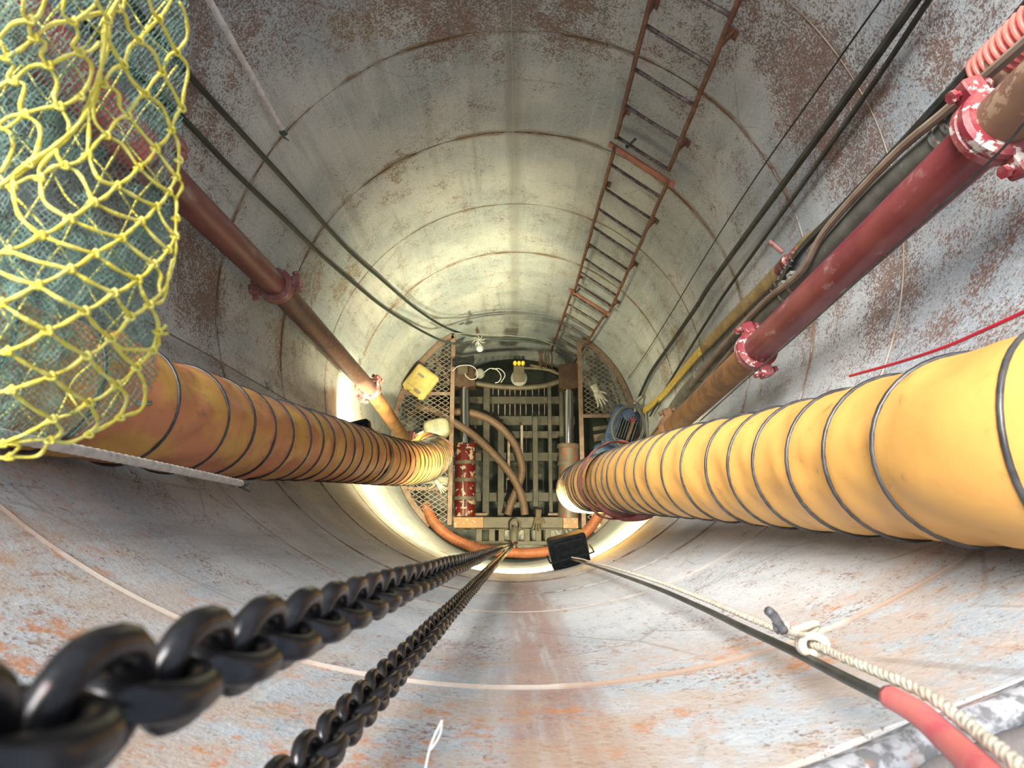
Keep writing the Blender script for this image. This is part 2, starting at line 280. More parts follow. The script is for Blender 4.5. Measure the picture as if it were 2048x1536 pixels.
class MB:
    def __init__(s): s.v = []; s.f = []
    def add(s, vs, fs):
        o = len(s.v); s.v += [tuple(v) for v in vs]; s.f += [tuple(i+o for i in f) for f in fs]; return s
    def box(s, c, size, rot=None, bev=0.0):
        c = Vector(c); h = [x/2 for x in size]; rot = rot or Matrix.Identity(3)
        if bev <= 0:
            vs = [c + rot @ Vector((x*h[0], y*h[1], z*h[2])) for x in (-1, 1) for y in (-1, 1) for z in (-1, 1)]
            return s.add(vs, [(0, 1, 3, 2), (4, 6, 7, 5), (0, 4, 5, 1), (2, 3, 7, 6), (0, 2, 6, 4), (1, 5, 7, 3)])
        # rounded in plan, bevelled top and bottom
        prof = []
        for cx, cy, a0 in ((1, 1, 0), (-1, 1, 90), (-1, -1, 180), (1, -1, 270)):
            for k in range(4):
                a = math.radians(a0+k*30); prof.append((cx, cy, math.cos(a), math.sin(a)))
        n = len(prof); vs = []
        for zz, ins in ((-h[2], bev*0.5), (-h[2]+bev*0.5, 0), (h[2]-bev*0.5, 0), (h[2], bev*0.5)):
            for cx, cy, ca, sa in prof:
                vs.append(c + rot @ Vector((cx*(h[0]-bev)+ca*(bev-ins), cy*(h[1]-bev)+sa*(bev-ins), zz)))
        fs = [(r*n+i, r*n+(i+1) % n, (r+1)*n+(i+1) % n, (r+1)*n+i) for r in range(3) for i in range(n)]
        fs += [tuple(range(n-1, -1, -1)), tuple(3*n+i for i in range(n))]
        return s.add(vs, fs)
    def tube(s, pts, r, n=8, caps=True, closed=False, flat=None, up=None):
        P, T, U = frames(pts); m = len(P); vs = []
        for i in range(m):
            ri = r(i/(m-1)) if callable(r) else (r[i] if isinstance(r, (list, tuple)) else r)
            u = U[i]
            if up is not None:
                u = Vector(up) if not callable(up) else up(P[i]); u = (u - T[i]*u.dot(T[i])).normalized()
            w = T[i].cross(u); k = flat or 1.0
            for j in range(n):
                a = 2*PI*j/n; vs.append(P[i] + (u*math.cos(a)*k + w*math.sin(a))*ri)
        fs = [(i*n+j, i*n+(j+1) % n, (i+1)*n+(j+1) % n, (i+1)*n+j) for i in range(m-1) for j in range(n)]
        if closed: fs += [((m-1)*n+j, (m-1)*n+(j+1) % n, (j+1) % n, j) for j in range(n)]
        elif caps: fs += [tuple(range(n-1, -1, -1)), tuple((m-1)*n+j for j in range(n))]
        return s.add(vs, fs)
    def cyl(s, a, b, r0, r1=None, n=16):
        return s.tube([a, b], [r0, r1 if r1 is not None else r0], n)
    def lathe(s, base, axis, prof, n=24):      # prof: (radius, height)
        base = Vector(base); ax = Vector(axis).normalized(); u = ax.orthogonal().normalized(); w = ax.cross(u); vs = []
        for r, h in prof:
            for j in range(n):
                a = 2*PI*j/n; vs.append(base + ax*h + (u*math.cos(a)+w*math.sin(a))*max(r, 1e-4))
        m = len(prof)
        fs = [(i*n+j, i*n+(j+1) % n, (i+1)*n+(j+1) % n, (i+1)*n+j) for i in range(m-1) for j in range(n)]
        fs += [tuple(range(n-1, -1, -1)), tuple((m-1)*n+j for j in range(n))]
        return s.add(vs, fs)
    def ring(s, c, axis, rad, r, n=28, k=6, e=1.0):
        c = Vector(c); ax = Vector(axis).normalized(); u = ax.orthogonal().normalized(); w = ax.cross(u); vs = []
        for i in range(n):
            a = 2*PI*i/n; d = u*math.cos(a)+w*math.sin(a)
            for j in range(k):
                b = 2*PI*j/k; vs.append(c + d*(rad+r*math.cos(b)) + ax*(r*e*math.sin(b)))
        fs = [(i*k+j, ((i+1) % n)*k+j, ((i+1) % n)*k+(j+1) % k, i*k+(j+1) % k) for i in range(n) for j in range(k)]
        return s.add(vs, fs)
    def blob(s, c, rx, ry, rz, rot=None, e=1.0, n=16, m=10):
        rot = rot or Matrix.Identity(3); c = Vector(c); vs = []
        sg = lambda x: math.copysign(abs(x)**e, x)
        for i in range(m+1):
            p = -PI/2+PI*i/m
            for j in range(n):
                a = 2*PI*j/n
                vs.append(c + rot @ Vector((rx*sg(math.cos(p))*sg(math.cos(a)), ry*sg(math.cos(p))*sg(math.sin(a)), rz*sg(math.sin(p)))))
        return s.add(vs, [(i*n+j, i*n+(j+1) % n, (i+1)*n+(j+1) % n, (i+1)*n+j) for i in range(m) for j in range(n)])
    def build(s, name, m, parent=None, sharp=40, origin=None):
        me = bpy.data.meshes.new(name); V = np.array(s.v, dtype=float)
        if parent is not None:
            o0 = Vector((0, 0, 0)); q = parent
            while q is not None: o0 = o0 + q.location; q = q.parent
        elif origin is not None: o0 = Vector(origin)
        else: o0 = Vector((*((V.min(0)+V.max(0))/2)[:2], V[:, 2].min()))
        V = V - np.array(o0)
        me.from_pydata([tuple(v) for v in V], [], s.f); me.update()
        me.materials.append(m)
        me.polygons.foreach_set('use_smooth', [True]*len(me.polygons))
        if sharp < 180: me.set_sharp_from_angle(angle=math.radians(sharp))
        o = bpy.data.objects.new(name, me); C.objects.link(o)
        if parent is not None: o.parent = parent
        else: o.location = o0
        return o
def tag(o, label, cat, group=None, kind=None):
    o['label'] = label
    if cat: o['category'] = cat
    if group: o['group'] = group
    if kind: o['kind'] = kind
    return o
def thing(name, label, cat, loc, group=None):
    o = bpy.data.objects.new(name, None); C.objects.link(o); o.location = Vector(loc); o.empty_display_size = 0.05
    return tag(o, label, cat, group)
def struct(o): o['kind'] = 'structure'; return o
def stuff(o): o['kind'] = 'stuff'; return o
def rotz(a): return Matrix.Rotation(a, 3, 'Z')
def rot_to(d, up=Vector((0, 0, 1))): return Vector(d).to_track_quat('Z', 'Y').to_matrix()
def copyobj(o, parent=None, loc=None):
    c = o.copy(); C.objects.link(c)
    if parent is not None: c.parent = parent
    if loc is not None: c.location = loc
    return c

# ------------------------------------------------------------------ the setting: steel casing, seams, rim, ground, pit
RIMZ = 7.86-0.70
def rz(x): return RIMZ + 0.30*max(0.0, 0.40-x)      # the casing top was cut slightly out of level
def wall():
    nt, zs = 224, np.concatenate([np.linspace(-2.2, 0, 7), np.linspace(0.1, RIMZ-0.04, 110)])
    b = MB(); vs = []; 
    for z in zs:
        for i in range(nt):
            a = 2*PI*i/nt
            d = 0.0015*mnoise.noise(Vector((math.cos(a)*4, math.sin(a)*4, z*3))) if z > 0 else 0
            zz = z*(rz(R*math.cos(a))/RIMZ if z > 0 else 1) + (0.014*mnoise.noise(Vector((math.cos(a)*7, math.sin(a)*7, 3))) if z > RIMZ-0.06 else 0)
            vs.append(((R+d)*math.cos(a), (R+d)*math.sin(a), zz))
    m = len(zs)
    fs = [(i*nt+j, (i+1)*nt+j, (i+1)*nt+(j+1) % nt, i*nt+(j+1) % nt) for i in range(m-1) for j in range(nt)]
    b.add(vs, fs)
    # outer skin and top lip of the plate
    o = len(b.v)
    top = [b.v[(m-1)*nt+j] for j in range(nt)]
    b.v += [(x*1.012, y*1.012, z) for x, y, z in top]; b.v += [(x*1.012, y*1.012, -2.2) for x, y, z in top]
    k = (m-1)*nt
    b.f += [(k+j, o+j, o+(j+1) % nt, k+(j+1) % nt) for j in range(nt)]
    b.f += [(o+j, o+nt+j, o+nt+(j+1) % nt, o+(j+1) % nt) for j in range(nt)]
    w = b.build('wall_round', mWall, sharp=60, origin=(0, 0, 0)); return struct(w)
wall()
for i, zs in enumerate(SEAMS):
    b = MB(); pts = []; rr = []
    for k in range(360):
        a = 2*PI*k/360
        pts.append(((R-0.001)*math.cos(a), (R-0.001)*math.sin(a), zs+0.006*mnoise.noise(Vector((math.cos(a)*6, math.sin(a)*6, zs)))))
        rr.append(max(0.0012, (0.0042 if i < 1 else 0.0026 if i < 2 else 0.0022 if i == 5 else 0.0042)*(1+0.4*mnoise.noise(Vector((math.cos(a)*40, math.sin(a)*40, zs*3)))+1.1*mnoise.noise(Vector((math.cos(a)*3.5, math.sin(a)*3.5, zs*3+8))))))
    b.tube(pts, rr, 6, closed=True); struct(b.build('trim_%d' % (i+1), mWeldPale if i < 2 else mWeld, origin=(0, 0, zs)))
def rim():
    nt = 300; b = MB(); vs = []
    prof = [(1.498, -0.035), (1.493, -0.004), (1.505, 0.010), (1.518, 0.008), (1.528, -0.01), (1.54, -0.06)]
    for k, (r, h) in enumerate(prof):
        for i in range(nt):
            a = 2*PI*i/nt; q = Vector((math.cos(a)*9, math.sin(a)*9, k*0.35))
            rr = r + (0.012*mnoise.noise(q*1.3) if k >= 2 else 0.004*mnoise.noise(q*4)) ; hh = h + 0.010*mnoise.noise(q*2.2)*(k > 0)
            if k == 0: rr = 1.502
            vs.append((rr*math.cos(a), rr*math.sin(a), rz(R*math.cos(a))+hh))
    m = len(prof)
    b.add(vs, [(i*nt+j, (i+1)*nt+j, (i+1)*nt+(j+1) % nt, i*nt+(j+1) % nt) for i in range(m-1) for j in range(nt)])
    struct(b.build('trim_7', mCrust, sharp=180, origin=(0, 0, RIMZ)))
    b = MB(); vs = []; rs = [1.520, 1.56, 1.60, 1.66, 1.72, 1.8, 2.0, 2.4, 3.2, 4.5]
    for k, r in enumerate(rs):
        for i in range(160):
            a = 2*PI*i/160; q = Vector((math.cos(a)*r*3, math.sin(a)*r*3, 0))
            vs.append((r*math.cos(a), r*math.sin(a), rz(R*math.cos(a))-0.03+0.03*mnoise.noise(q)*(k > 0)))
    b.add(vs, [(i*160+j, (i+1)*160+j, (i+1)*160+(j+1) % 160, i*160+(j+1) % 160) for i in range(len(rs)-1) for j in range(160)])
    struct(b.build('ground', mGround, sharp=180, origin=(0, 0, RIMZ)))
rim()
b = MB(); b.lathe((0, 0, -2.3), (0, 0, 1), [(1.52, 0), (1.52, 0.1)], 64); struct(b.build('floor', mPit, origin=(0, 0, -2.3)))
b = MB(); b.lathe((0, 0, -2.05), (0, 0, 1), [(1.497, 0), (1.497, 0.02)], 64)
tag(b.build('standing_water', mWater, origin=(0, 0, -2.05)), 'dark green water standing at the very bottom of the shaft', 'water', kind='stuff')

# ------------------------------------------------------------------ pixel polyline helpers
def wline(pts, r): return [Wp(u, v, r) for u, v in pts]
def cable(name, label, pts, rad, m, cat='cable', k=6, n=8, flat=None, up=None, group=None, parent=None):
    b = MB(); b.tube(smooth(pts, k), rad, n, flat=flat, up=up); o = b.build(name, m, parent)
    if parent is None: tag(o, label, cat, group)
    return o
def radial_up(p): return Vector((-p.x, -p.y, 0)).normalized()

def zc2(L):
    out = []
    for u, v, z in L:
        p = Zp(u, v, z)
        out.append(p if math.hypot(p.x, p.y) < 1.455 else Wp(u, v, 1.455))
    return out
# ------------------------------------------------------------------ ventilation ducts
def duct(name, label, path, m, ring_step, group, step=0.02, sag=0.045, lumps=0.012, top_band=None):
    # path: (u, v, zc, width_px) or (Vector, radius)
    pts = []; rad = []
    for p in path:
        if len(p) == 4: pts.append(Cp(p[0], p[1], p[2])); rad.append(p[3]*p[2]/F/2)
        else: pts.append(Vector(p[0])); rad.append(p[1])
    k = 12; P = smooth(pts, k); RR = [max(0.05, q.x) for q in smooth([Vector((x, 0, 0)) for x in rad], k)]
    Q, S = resample(P, step)
    L = [0]
    for a, c in zip(P, P[1:]): L.append(L[-1]+(c-a).length)
    rq = [float(np.interp(s, L, RR)) for s in S]
    total = S[-1]; rings = []; s = 0.05
    while s < total-0.01:
        rings.append(s); s += ring_step(s/total)*(1+0.12*random.uniform(-1, 1))
    ra = np.array(rings); t = thing(name, label, 'duct', Q[-1], group)
    Pq, T, U = frames(Q); nn = 40; vs = []
    for i, c in enumerate(Pq):
        s = S[i]; j = int(np.searchsorted(ra, s)); a0 = ra[j-1] if j > 0 else 0.0; a1 = ra[j] if j < len(ra) else total
        ph = (s-a0)/max(a1-a0, 1e-6); pinch = 1-sag*math.sin(PI*min(max(ph, 0), 1))
        w = T[i].cross(U[i])
        for q in range(nn):
            a = 2*PI*q/nn; d = U[i]*math.cos(a)+w*math.sin(a)
            lump = lumps*mnoise.noise(Vector((math.cos(a)*2.2+s*7, math.sin(a)*2.2, s*5))) + 0.4*lumps*mnoise.noise(Vector((math.cos(a)*7, math.sin(a)*7, s*22)))
            vs.append(c + d*(rq[i]*pinch+lump*math.sin(PI*min(max(ph, 0), 1))))
    mm = len(Pq); b = MB(); b.add(vs, [(i*nn+j, i*nn+(j+1) % nn, (i+1)*nn+(j+1) % nn, (i+1)*nn+j) for i in range(mm-1) for j in range(nn)])
    b.build('fabric_tube', m, t, sharp=180)
    for s in rings:
        i = min(int(round(s/total*(mm-1))), mm-1); b = MB()
        tilt = (T[i] + U[i]*random.uniform(-.05, .05)).normalized()
        b.ring(Pq[i], tilt, rq[i]*1.002, 0.0032+0.010*rq[i], 40, 6); b.build('wire_hoop', mHoop, t, sharp=180)
    return t, Pq, T, U, rq, S
pR = [(2700, 800, .62, 640), (2330, 858, .76, 510), (2048, 887, .90, 424), (1900, 903, 1.10, 362), (1700, 924, 1.45, 284), (1550, 935, 1.86, 232), (1400, 943, 2.42, 186),
      (1300, 953, 3.15, 150), (1230, 962, 4.05, 122), (1190, 968, 4.75, 108), (1171, 973, 5.25, 98)]
e = Cp(1171, 973, 5.25)
pR += [(e+Vector((-0.02, 0.0, -0.26)), .19), (e+Vector((0.16, 0.0, -0.50)), .19), (e+Vector((0.40, 0.03, -0.62)), .19)]
dR, PQ, TQ, UQ, RQ, SQ = duct('ventilation_duct', 'clean bright yellow fabric air duct with black hoops on the right side', pR, mYel,
     lambda s: 0.20 if s < .45 else 0.20-(s-.45)*.20, 'fabric air ducts')
pL = [(-420, 560, .95, 420), (-120, 690, 1.15, 330), (60, 755, 1.32, 285), (200, 795, 1.48, 255), (330, 832, 1.72, 222), (400, 848, 1.95, 202), (500, 872, 2.35, 170), (600, 888, 2.95, 143), (700, 907, 3.85, 116),
      (760, 919, 4.55, 100), (815, 926, 5.4, 88), (850, 922, 6.1, 82)]
e2 = Cp(862, 915, 6.45)
pL += [(e2, .19), (e2+Vector((0.02, 0.06, -0.18)), .18), (e2+Vector((-0.10, 0.14, -0.34)), .17)]
dL, PL_, TL, UL, RL, SL = duct('ventilation_duct', 'dirty orange fabric air duct sagging beside the net on the left', pL, mOra,
     lambda s: 0.20 if s < .5 else 0.20-(s-.5)*.26, 'fabric air ducts', lumps=0.022)
# worn joint cuff and silver buckle on the left duct, red sling round the right one
i = min(range(len(PL_)), key=lambda k: (PL_[k]-Cp(728, 912, 4.2)).length)
b = MB(); b.tube([PL_[i+j] for j in range(-2, 3)], [RL[i]*1.03]*5, 32, caps=False); mCuff = mat('dark_joint_cuff', (0.10, 0.075, 0.06), (0.18, 0.12, 0.08), 14, rough=0.6); b.build('joint_cuff', mCuff, dL)['label'] = 'dark stained joint cuff'
b = MB(); q = Cp(285, 806, 1.42); b.box(q, (0.028, 0.012, 0.034), M.to_3x3(), 0.005); b.build('buckle', mGal, dL)['label'] = 'silver hoop buckle'
i0 = min(range(len(PQ)), key=lambda k: (PQ[k]-Cp(1238, 962, 3.95)).length)
b = MB(); vs = []; nn = 40
for k in range(-3, 4):
    for j in range(nn):
        a = 2*PI*j/nn; d = UQ[i0]*math.cos(a)+TQ[i0].cross(UQ[i0])*math.sin(a)
        vs.append(PQ[i0]+TQ[i0]*(k*0.026 + 0.05*math.cos(a*1+0.6)) + d*(RQ[i0]*1.07+0.028+0.022*mnoise.noise(Vector((math.cos(a)*3, math.sin(a)*3, k*.7)))))
b.add(vs, [(i*nn+j, i*nn+(j+1) % nn, (i+1)*nn+(j+1) % nn, (i+1)*nn+j) for i in range(6) for j in range(nn)])
for (pts, w) in (([(1196, 995), (1215, 1012), (1250, 1022), (1290, 1024), (1318, 1010)], .062), ([(1204, 935), (1222, 914), (1245, 904), (1278, 902)], .042)):
    b.tube(smooth([Cp(u, v, 3.95) for u, v in pts], 5), lambda t, w=w: w*(1-.5*abs(2*t-1)), 8, flat=0.25, up=Vector((0, 0, 1)))
tag(b.build('sling', mRedCloth, sharp=180), 'faded red cloth sling wrapped round the lower end of the yellow duct', 'sling')

# ------------------------------------------------------------------ rigid pipes with couplings
def coupling(parent, c, axis, r, m, lug=None, s=1.0):
    c = Vector(c); ax = Vector(axis).normalized(); b = MB()
    b.lathe(c-ax*0.036*s, ax, [(r*1.02, 0), (r+.018*s, 0.0), (r+.030*s, .010*s), (r+.030*s, .030*s), (r+.022*s, .036*s), (r+.030*s, .042*s), (r+.030*s, .062*s), (r+.018*s, .072*s), (r*1.02, .072*s)], 28)
    u = Vector(lug) if lug is not None else Vector((-c.x, -c.y, 0)); u = (u-ax*u.dot(ax)).normalized(); w = ax.cross(u)
    rot = Matrix((u, w, ax)).transposed()
    for sg in (1, -1):
        b.box(c+u*sg*(r+.045*s), (.062*s, .060*s, .058*s), rot, 0.010)
    o = b.build('coupling', m, parent, sharp=35)
    for sg in (1, -1):
        b = MB(); p = c+u*sg*(r+.050*s); b.cyl(p-w*.055*s, p+w*.055*s, .010*s, n=8)
        b.lathe(p+w*.045*s, w, [(.018*s, 0), (.018*s, .015*s)], 6); b.lathe(p-w*.060*s, w, [(.018*s, 0), (.018*s, .015*s)], 6)
        b.build('bolt', m, o)
    return o
def pipe_run(name, label, joints, mats, r, cm, lugs=None, tail=None):
    t = thing(name, label, 'pipe', joints[-1])
    for i, (a, c) in enumerate(zip(joints, joints[1:])):
        b = MB(); b.tube([a.lerp(c, k/12) for k in range(13)], r, 24); o = b.build('pipe_section', mats[i], t, sharp=60)
    for i, c in enumerate(joints[1:-1], 1):
        ax = (joints[i+1]-joints[i-1]).normalized(); coupling(t, c, ax, r, cm[i-1], None if lugs is None else lugs[i-1])
    return t
jl = [Wp(302, 325, 1.32), Wp(552, 572, 1.32), Wp(740, 778, 1.32), Wp(812, 884, 1.30)]
jl[3].z = max(jl[3].z, .12)
jl3 = Zp(815, 886, .35); jl[3] = jl3
tl = pipe_run('discharge_pipe', 'dull red pipe on the left wall passing between the net and the orange duct', jl + [jl3+Vector((0.02, -0.02, -0.6))],
     [mRedD, mRedBr, mRustPipe, mRustPipe], 0.067, [mCoupL, mCoup, mCoupL], [Vector((1, .2, 0)), Vector((.6, .9, 0)), Vector((.5, 1, 0))])
coupling(tl, jl[0]+Vector((0, 0, .03)), (0, 0, 1), .067, mCoupL, Vector((1, .5, 0)))
jr0 = Wp(1990, 255, 1.27)
jr = [jr0+Vector((0.0, 0.02, 0.75)), jr0, Wp(1512, 700, 1.26), Wp(1345, 855, 1.245), Zp(1300, 895, .3)]
pipe_run('discharge_pipe', 'dark red pipe with bolted couplings on the right wall above the yellow duct', jr,
     [mBrownPipe, mRed, mRustPipe, mRustPipe], 0.072, [mCoup, mCoup, mRustPipe], [Vector((-.4, 1, 0)), Vector((-.3, 1, 0)), Vector((-.3, 1, 0))])

# corrugated hoses
def corrugated(name, label, pts, r, m, pitch=0.02, depth=0.12, cat='hose', n=16, k=10, parent=None):
    Q, S = resample(smooth(pts, k), pitch/4); b = MB()
    b.tube(Q, [r*(1-depth*(0.5-0.5*math.cos(2*PI*s/pitch))) for s in S], n)
    o = b.build(name, m, parent, sharp=180)
    if parent is None: tag(o, label, cat)
    return o
a = Wp(1978, 150, 1.40)
corrugated('corrugated_hose', 'coral red corrugated hose at the top right corner above the grey hose', [a+Vector((0, 0, -.0)), a+Vector((.03, .02, .22)), a+Vector((.09, .0, .5)), a+Vector((.12, -.02, .9))], .075, mCoral, 0.022, 0.14, n=20)
a = jl[0]+Vector((0, 0, .05))
corrugated('corrugated_hose', 'orange corrugated hose seen through the net at the top left', [a+Vector((0, 0, .03)), a+Vector((-.02, .03, .3)), a+Vector((-.02, .05, .8)), a+Vector((.0, .06, 1.6))], .085, mCoral, 0.024, 0.14, n=20)
# grey hose with fittings
gh = [Cp(1985, 112, 1.92)] + wline([(1910, 258), (1828, 330), (1760, 390), (1684, 472), (1579, 586), (1462, 690), (1394, 760), (1352, 812)], 1.40)
gh[0] = Wp(1962, 190, 1.40); gh.append(Zp(1318, 872, .25))
gt = thing('suction_hose', 'fat mud grey hose with silver clamps between the tan cable and red pipe', 'hose', gh[-1])
b = MB(); b.tube(smooth(gh, 8), 0.052, 16); b.build('hose_body', mGreyHose, gt, sharp=180)
ax = (gh[0]-gh[1]).normalized()
b = MB(); b.lathe(gh[0]-ax*.02, ax, [(.054, 0), (.061, .01), (.061, .05), (.056, .06), (.060, .08), (.060, .13), (.055, .14)], 24); b.build('fitting', mBrownPipe, gt)['label'] = 'rusty brown end fitting'
for k in (0.04, 0.10, .16):
    b = MB(); b.lathe(gh[0]-ax*(k+.02), ax, [(.050, 0), (.060, .002), (.060, .022), (.050, .024)], 24); b.build('band_clamp', mGal, gt)['label'] = 'silver band clamp'
for (u, v) in ((1595, 569), (1578, 587), (1402, 752)):
    c = Wp(u, v, 1.40); b = MB(); b.ring(c, (0, 0, 1), .053, .008, 28, 6, 1.6); b.box(c+Vector((-.3, .6, 0)).normalized()*.06, (.03, .02, .05), None, .004); b.build('band_clamp', mGal, gt)['label'] = 'silver band clamp'

# ------------------------------------------------------------------ cables on the right
def wl(pts, r, endz=None):
    out = wline(pts, r)
    for p in out: p.z = max(p.z, 0.12)
    return out
c1 = cable('wire', 'thinnest black wire of the right hand bundle with one small knot', wl([(1800, -48), (1762, 0), (1640, 172), (1500, 372), (1400, 530), (1340, 630), (1283, 720), (1256, 757)], 1.46), .0042, mBlk, 'wire', n=6)
cable('power_cable', 'thick black cable, second line from the left of the right hand bundle', wl([(1870, -50), (1832, 0), (1690, 200), (1530, 418), (1420, 570), (1392, 615), (1340, 690)], 1.44)+zc2([(1300, 748, .85), (1278, 795, .5)]), .0165, mBlk)
cable('power_cable', 'thin dark cable running beside the thick black one on the right', wl([(1895, -50), (1858, 0), (1760, 148), (1640, 320), (1560, 432), (1460, 572), (1418, 636), (1352, 743)], 1.46)+zc2([(1300, 832, .4)]), .0105, mBlk)
cable('power_cable', 'thickest black cable against the tan cable on the right', wl([(2110, -55), (2048, 20), (1850, 240), (1690, 410), (1600, 503), (1545, 590), (1470, 672), (1385, 770)], 1.40)+zc2([(1300, 880, .35)]), .0185, mBlk)
b = MB(); q = smooth(wline([(1590, 518), (1568, 548), (1545, 590)], 1.40), 14)
P_, T_, U_ = frames(q); hp = [P_[i]+(U_[i]*math.cos(i*1.5)+T_[i].cross(U_[i])*math.sin(i*1.5))*.021 for i in range(len(P_))]
b.tube(hp, .005, 6); tag(b.build('cable_wrap', mGreyTape, sharp=180), 'grey twisted wrapping wound round the thickest black cable', 'wrapping')
cable('power_cable', 'tan mud stained cable crossing in front of the grey hose', wl([(2120, 20), (2048, 86), (1900, 215), (1780, 318), (1650, 462), (1600, 545), (1520, 612), (1430, 712)], 1.33)+zc2([(1310, 862, .55), (1290, 890, .4)]), .0155, mTan)
cable('power_cable', 'brown cable tight beside the tan cable low on the right', wl([(1560, 590), (1480, 680), (1400, 775)], 1.37)+zc2([(1330, 850, .6), (1296, 893, .45)]), .012, mTan)
cable('wire', 'fine black wire lying along the dark red pipe', wl([(2120, 150), (2010, 292), (1900, 395), (1750, 530), (1600, 665), (1500, 752), (1400, 842)], 1.175), .0035, mBlk, 'wire', n=6)
cable('power_cable', 'bright red cable on the wall just above the yellow duct', wl([(2120, 590), (2048, 624), (1960, 664), (1890, 694), (1800, 724), (1700, 752)], 1.45), .0055, mRedCab)
# lay-flat hose with red clamp
lt = thing('layflat_hose', 'brown and yellow stained flat hose with a red clamp on the right wall', 'hose', Zp(1285, 815, .45))
lp = wline([(1985, 100), (1850, 240), (1738, 358), (1648, 448), (1600, 487), (1575, 520), (1535, 565), (1450, 650), (1380, 725)], 1.455)+zc2([(1325, 790, .55), (1285, 824, .42)])
b = MB(); Ls = smooth(lp, 8); nL = len(Ls); j1 = int(nL*.76)
wf = lambda t: .016 if t < .46 else (.016+.028*min(1, (t-.46)/.08))
b.tube(Ls[:j1+1], lambda t: wf(t*.76), 12, flat=.35, up=radial_up); b.build('hose_body', mLay, lt, sharp=180)
b = MB(); b.tube(Ls[j1:], .036, 12, flat=.3, up=radial_up); b.build('hose_end', mStrapY, lt, sharp=180)['label'] = 'clean yellow lower end'
c = Wp(1575, 522, 1.455); b = MB(); ax = (lp[4]-lp[6]).normalized()
b.lathe(c-ax*.12, ax, [(.028, 0), (.034, .02), (.030, .09), (.036, .10), (.036, .13), (.022, .14), (.022, .22), (.014, .26)], 16); b.build('hose_clamp', mCoup, lt)['label'] = 'bright red clamp'
b = MB(); b.cyl(c+Vector((-.03, .04, .02)), c+Vector((-.09, .11, .01)), .012, n=8); b.build('clamp_lever', mCoupL, lt)['label'] = 'pink lever'

# ------------------------------------------------------------------ cables on the left
cable('power_cable', 'black cable on the left wall, upper one of the pair swinging to the ladder foot', wline([(225, -40), (255, 0), (375, 146), (490, 273), (600, 393), (697, 500), (760, 556)], 1.44)+zc2([(824, 611, 1.25), (870, 643, .95), (906, 661, .75), (950, 673, .62), (1010, 676, .6), (1060, 679, .6), (1102, 686, .6)]), .0135, mBlk2)
cable('power_cable', 'black cable on the left wall, lower one of the pair swinging to the ladder foot', wline([(165, 30), (220, 97), (366, 237), (470, 345), (583, 452), (632, 500), (700, 560)], 1.44)+zc2([(775, 620, 1.45), (857, 669, .85), (906, 687, .65), (950, 683, .58), (1010, 681, .55), (1060, 683, .55), (1100, 690, .55)]), .0135, mBlk2)
cable('wire', 'thin grey wire looping across the far wall to the white ties', zc2([(860, 645, 1.0), (900, 664, .8), (950, 668, .7), (1030, 672, .68), (1075, 678, .66), (1108, 690, .64)]), .006, mGreyHose, 'wire', n=6)
# wire with a rag along the lower left wall
cable('wire', 'thin brown wire lying along the left wall above the orange duct', wl([(290, 640), (340, 668), (430, 717), (530, 775), (610, 820), (660, 850)], 1.475), .0035, mTan, 'wire', n=6)
b = MB(); q = Wp(538, 770, 1.44)
for k in range(7):
    d = Vector((rng.normal(), rng.normal(), rng.normal()-.3)).normalized(); b.tube(smooth([q, q+d*.02, q+d*.04+Vector((0, 0, -.015))], 4), lambda t: .009*(1-.6*t), 6)
b.blob(q, .018, .018, .022); tag(b.build('rag_knot', mGloveW, sharp=180), 'small dirty white rag knotted on the thin wire at left', 'rag')

# ------------------------------------------------------------------ hanging ropes
def hang_rope(name, label, u, v, zc, top, d, m, endm, endname='taped_end'):
    e = Cp(u, v, zc); t = thing(name, label, 'rope', e)
    b = MB(); N = int((top-e.z)/.006); pts = [Vector((e.x+.004*math.sin(k*.011), e.y+.004*math.cos(k*.013), e.z+k*.006)) for k in range(N)]
    rr = [d/2*(1+.07*math.sin(k*1.9)) for k in range(N)]; b.tube(pts, rr, 10); b.build('rope_body', m, t, sharp=180)
    b = MB(); b.blob(e+Vector((0, 0, -.004)), d*.55, d*.55, d*.8); b.blob(e+Vector((.3*d, .2*d, -d)), d*.5, d*.4, d*.5)
    b.tube([e, e+Vector((.2*d, -.6*d, -d*1.2)), e+Vector((.9*d, -.9*d, -d*1.7))], [d*.3, d*.22, d*.1], 6)
    b.build(endname, endm, t, sharp=180)['label'] = 'black taped end'
    return t
hang_rope('hanging_rope', 'white rope hanging free against the far wall at top left', 563, 262, 1.75, 7.9, .0145, mRope, mTape)
hang_rope('hanging_rope', 'white braided rope hanging free below the orange duct', 482, 970, 1.62, 7.95, .0165, mRope, mTape)
pl = Wp(1023, 0, 1.46); cable('plumb_line', 'very fine white line hanging straight down the far wall', [Vector((pl.x, 1.46, 7.1)), Vector((pl.x, 1.46, 5.0)), Vector((pl.x+.005, 1.46, 2.9))], .0011, mTie, 'line', n=5)
b = MB(); q = [Cp(u, v, .52) for u, v in ((885, 1440), (868, 1475), (858, 1505), (850, 1545))]; q2 = [Cp(u, v, .52) for u, v in ((885, 1440), (880, 1470), (862, 1500))]
b.tube(smooth(q, 6), .0011, 6); b.tube(smooth(q2, 6), .0009, 6); tag(b.build('string_loop', mTie, sharp=180), 'short loop of thin white string near the bottom edge', 'string')

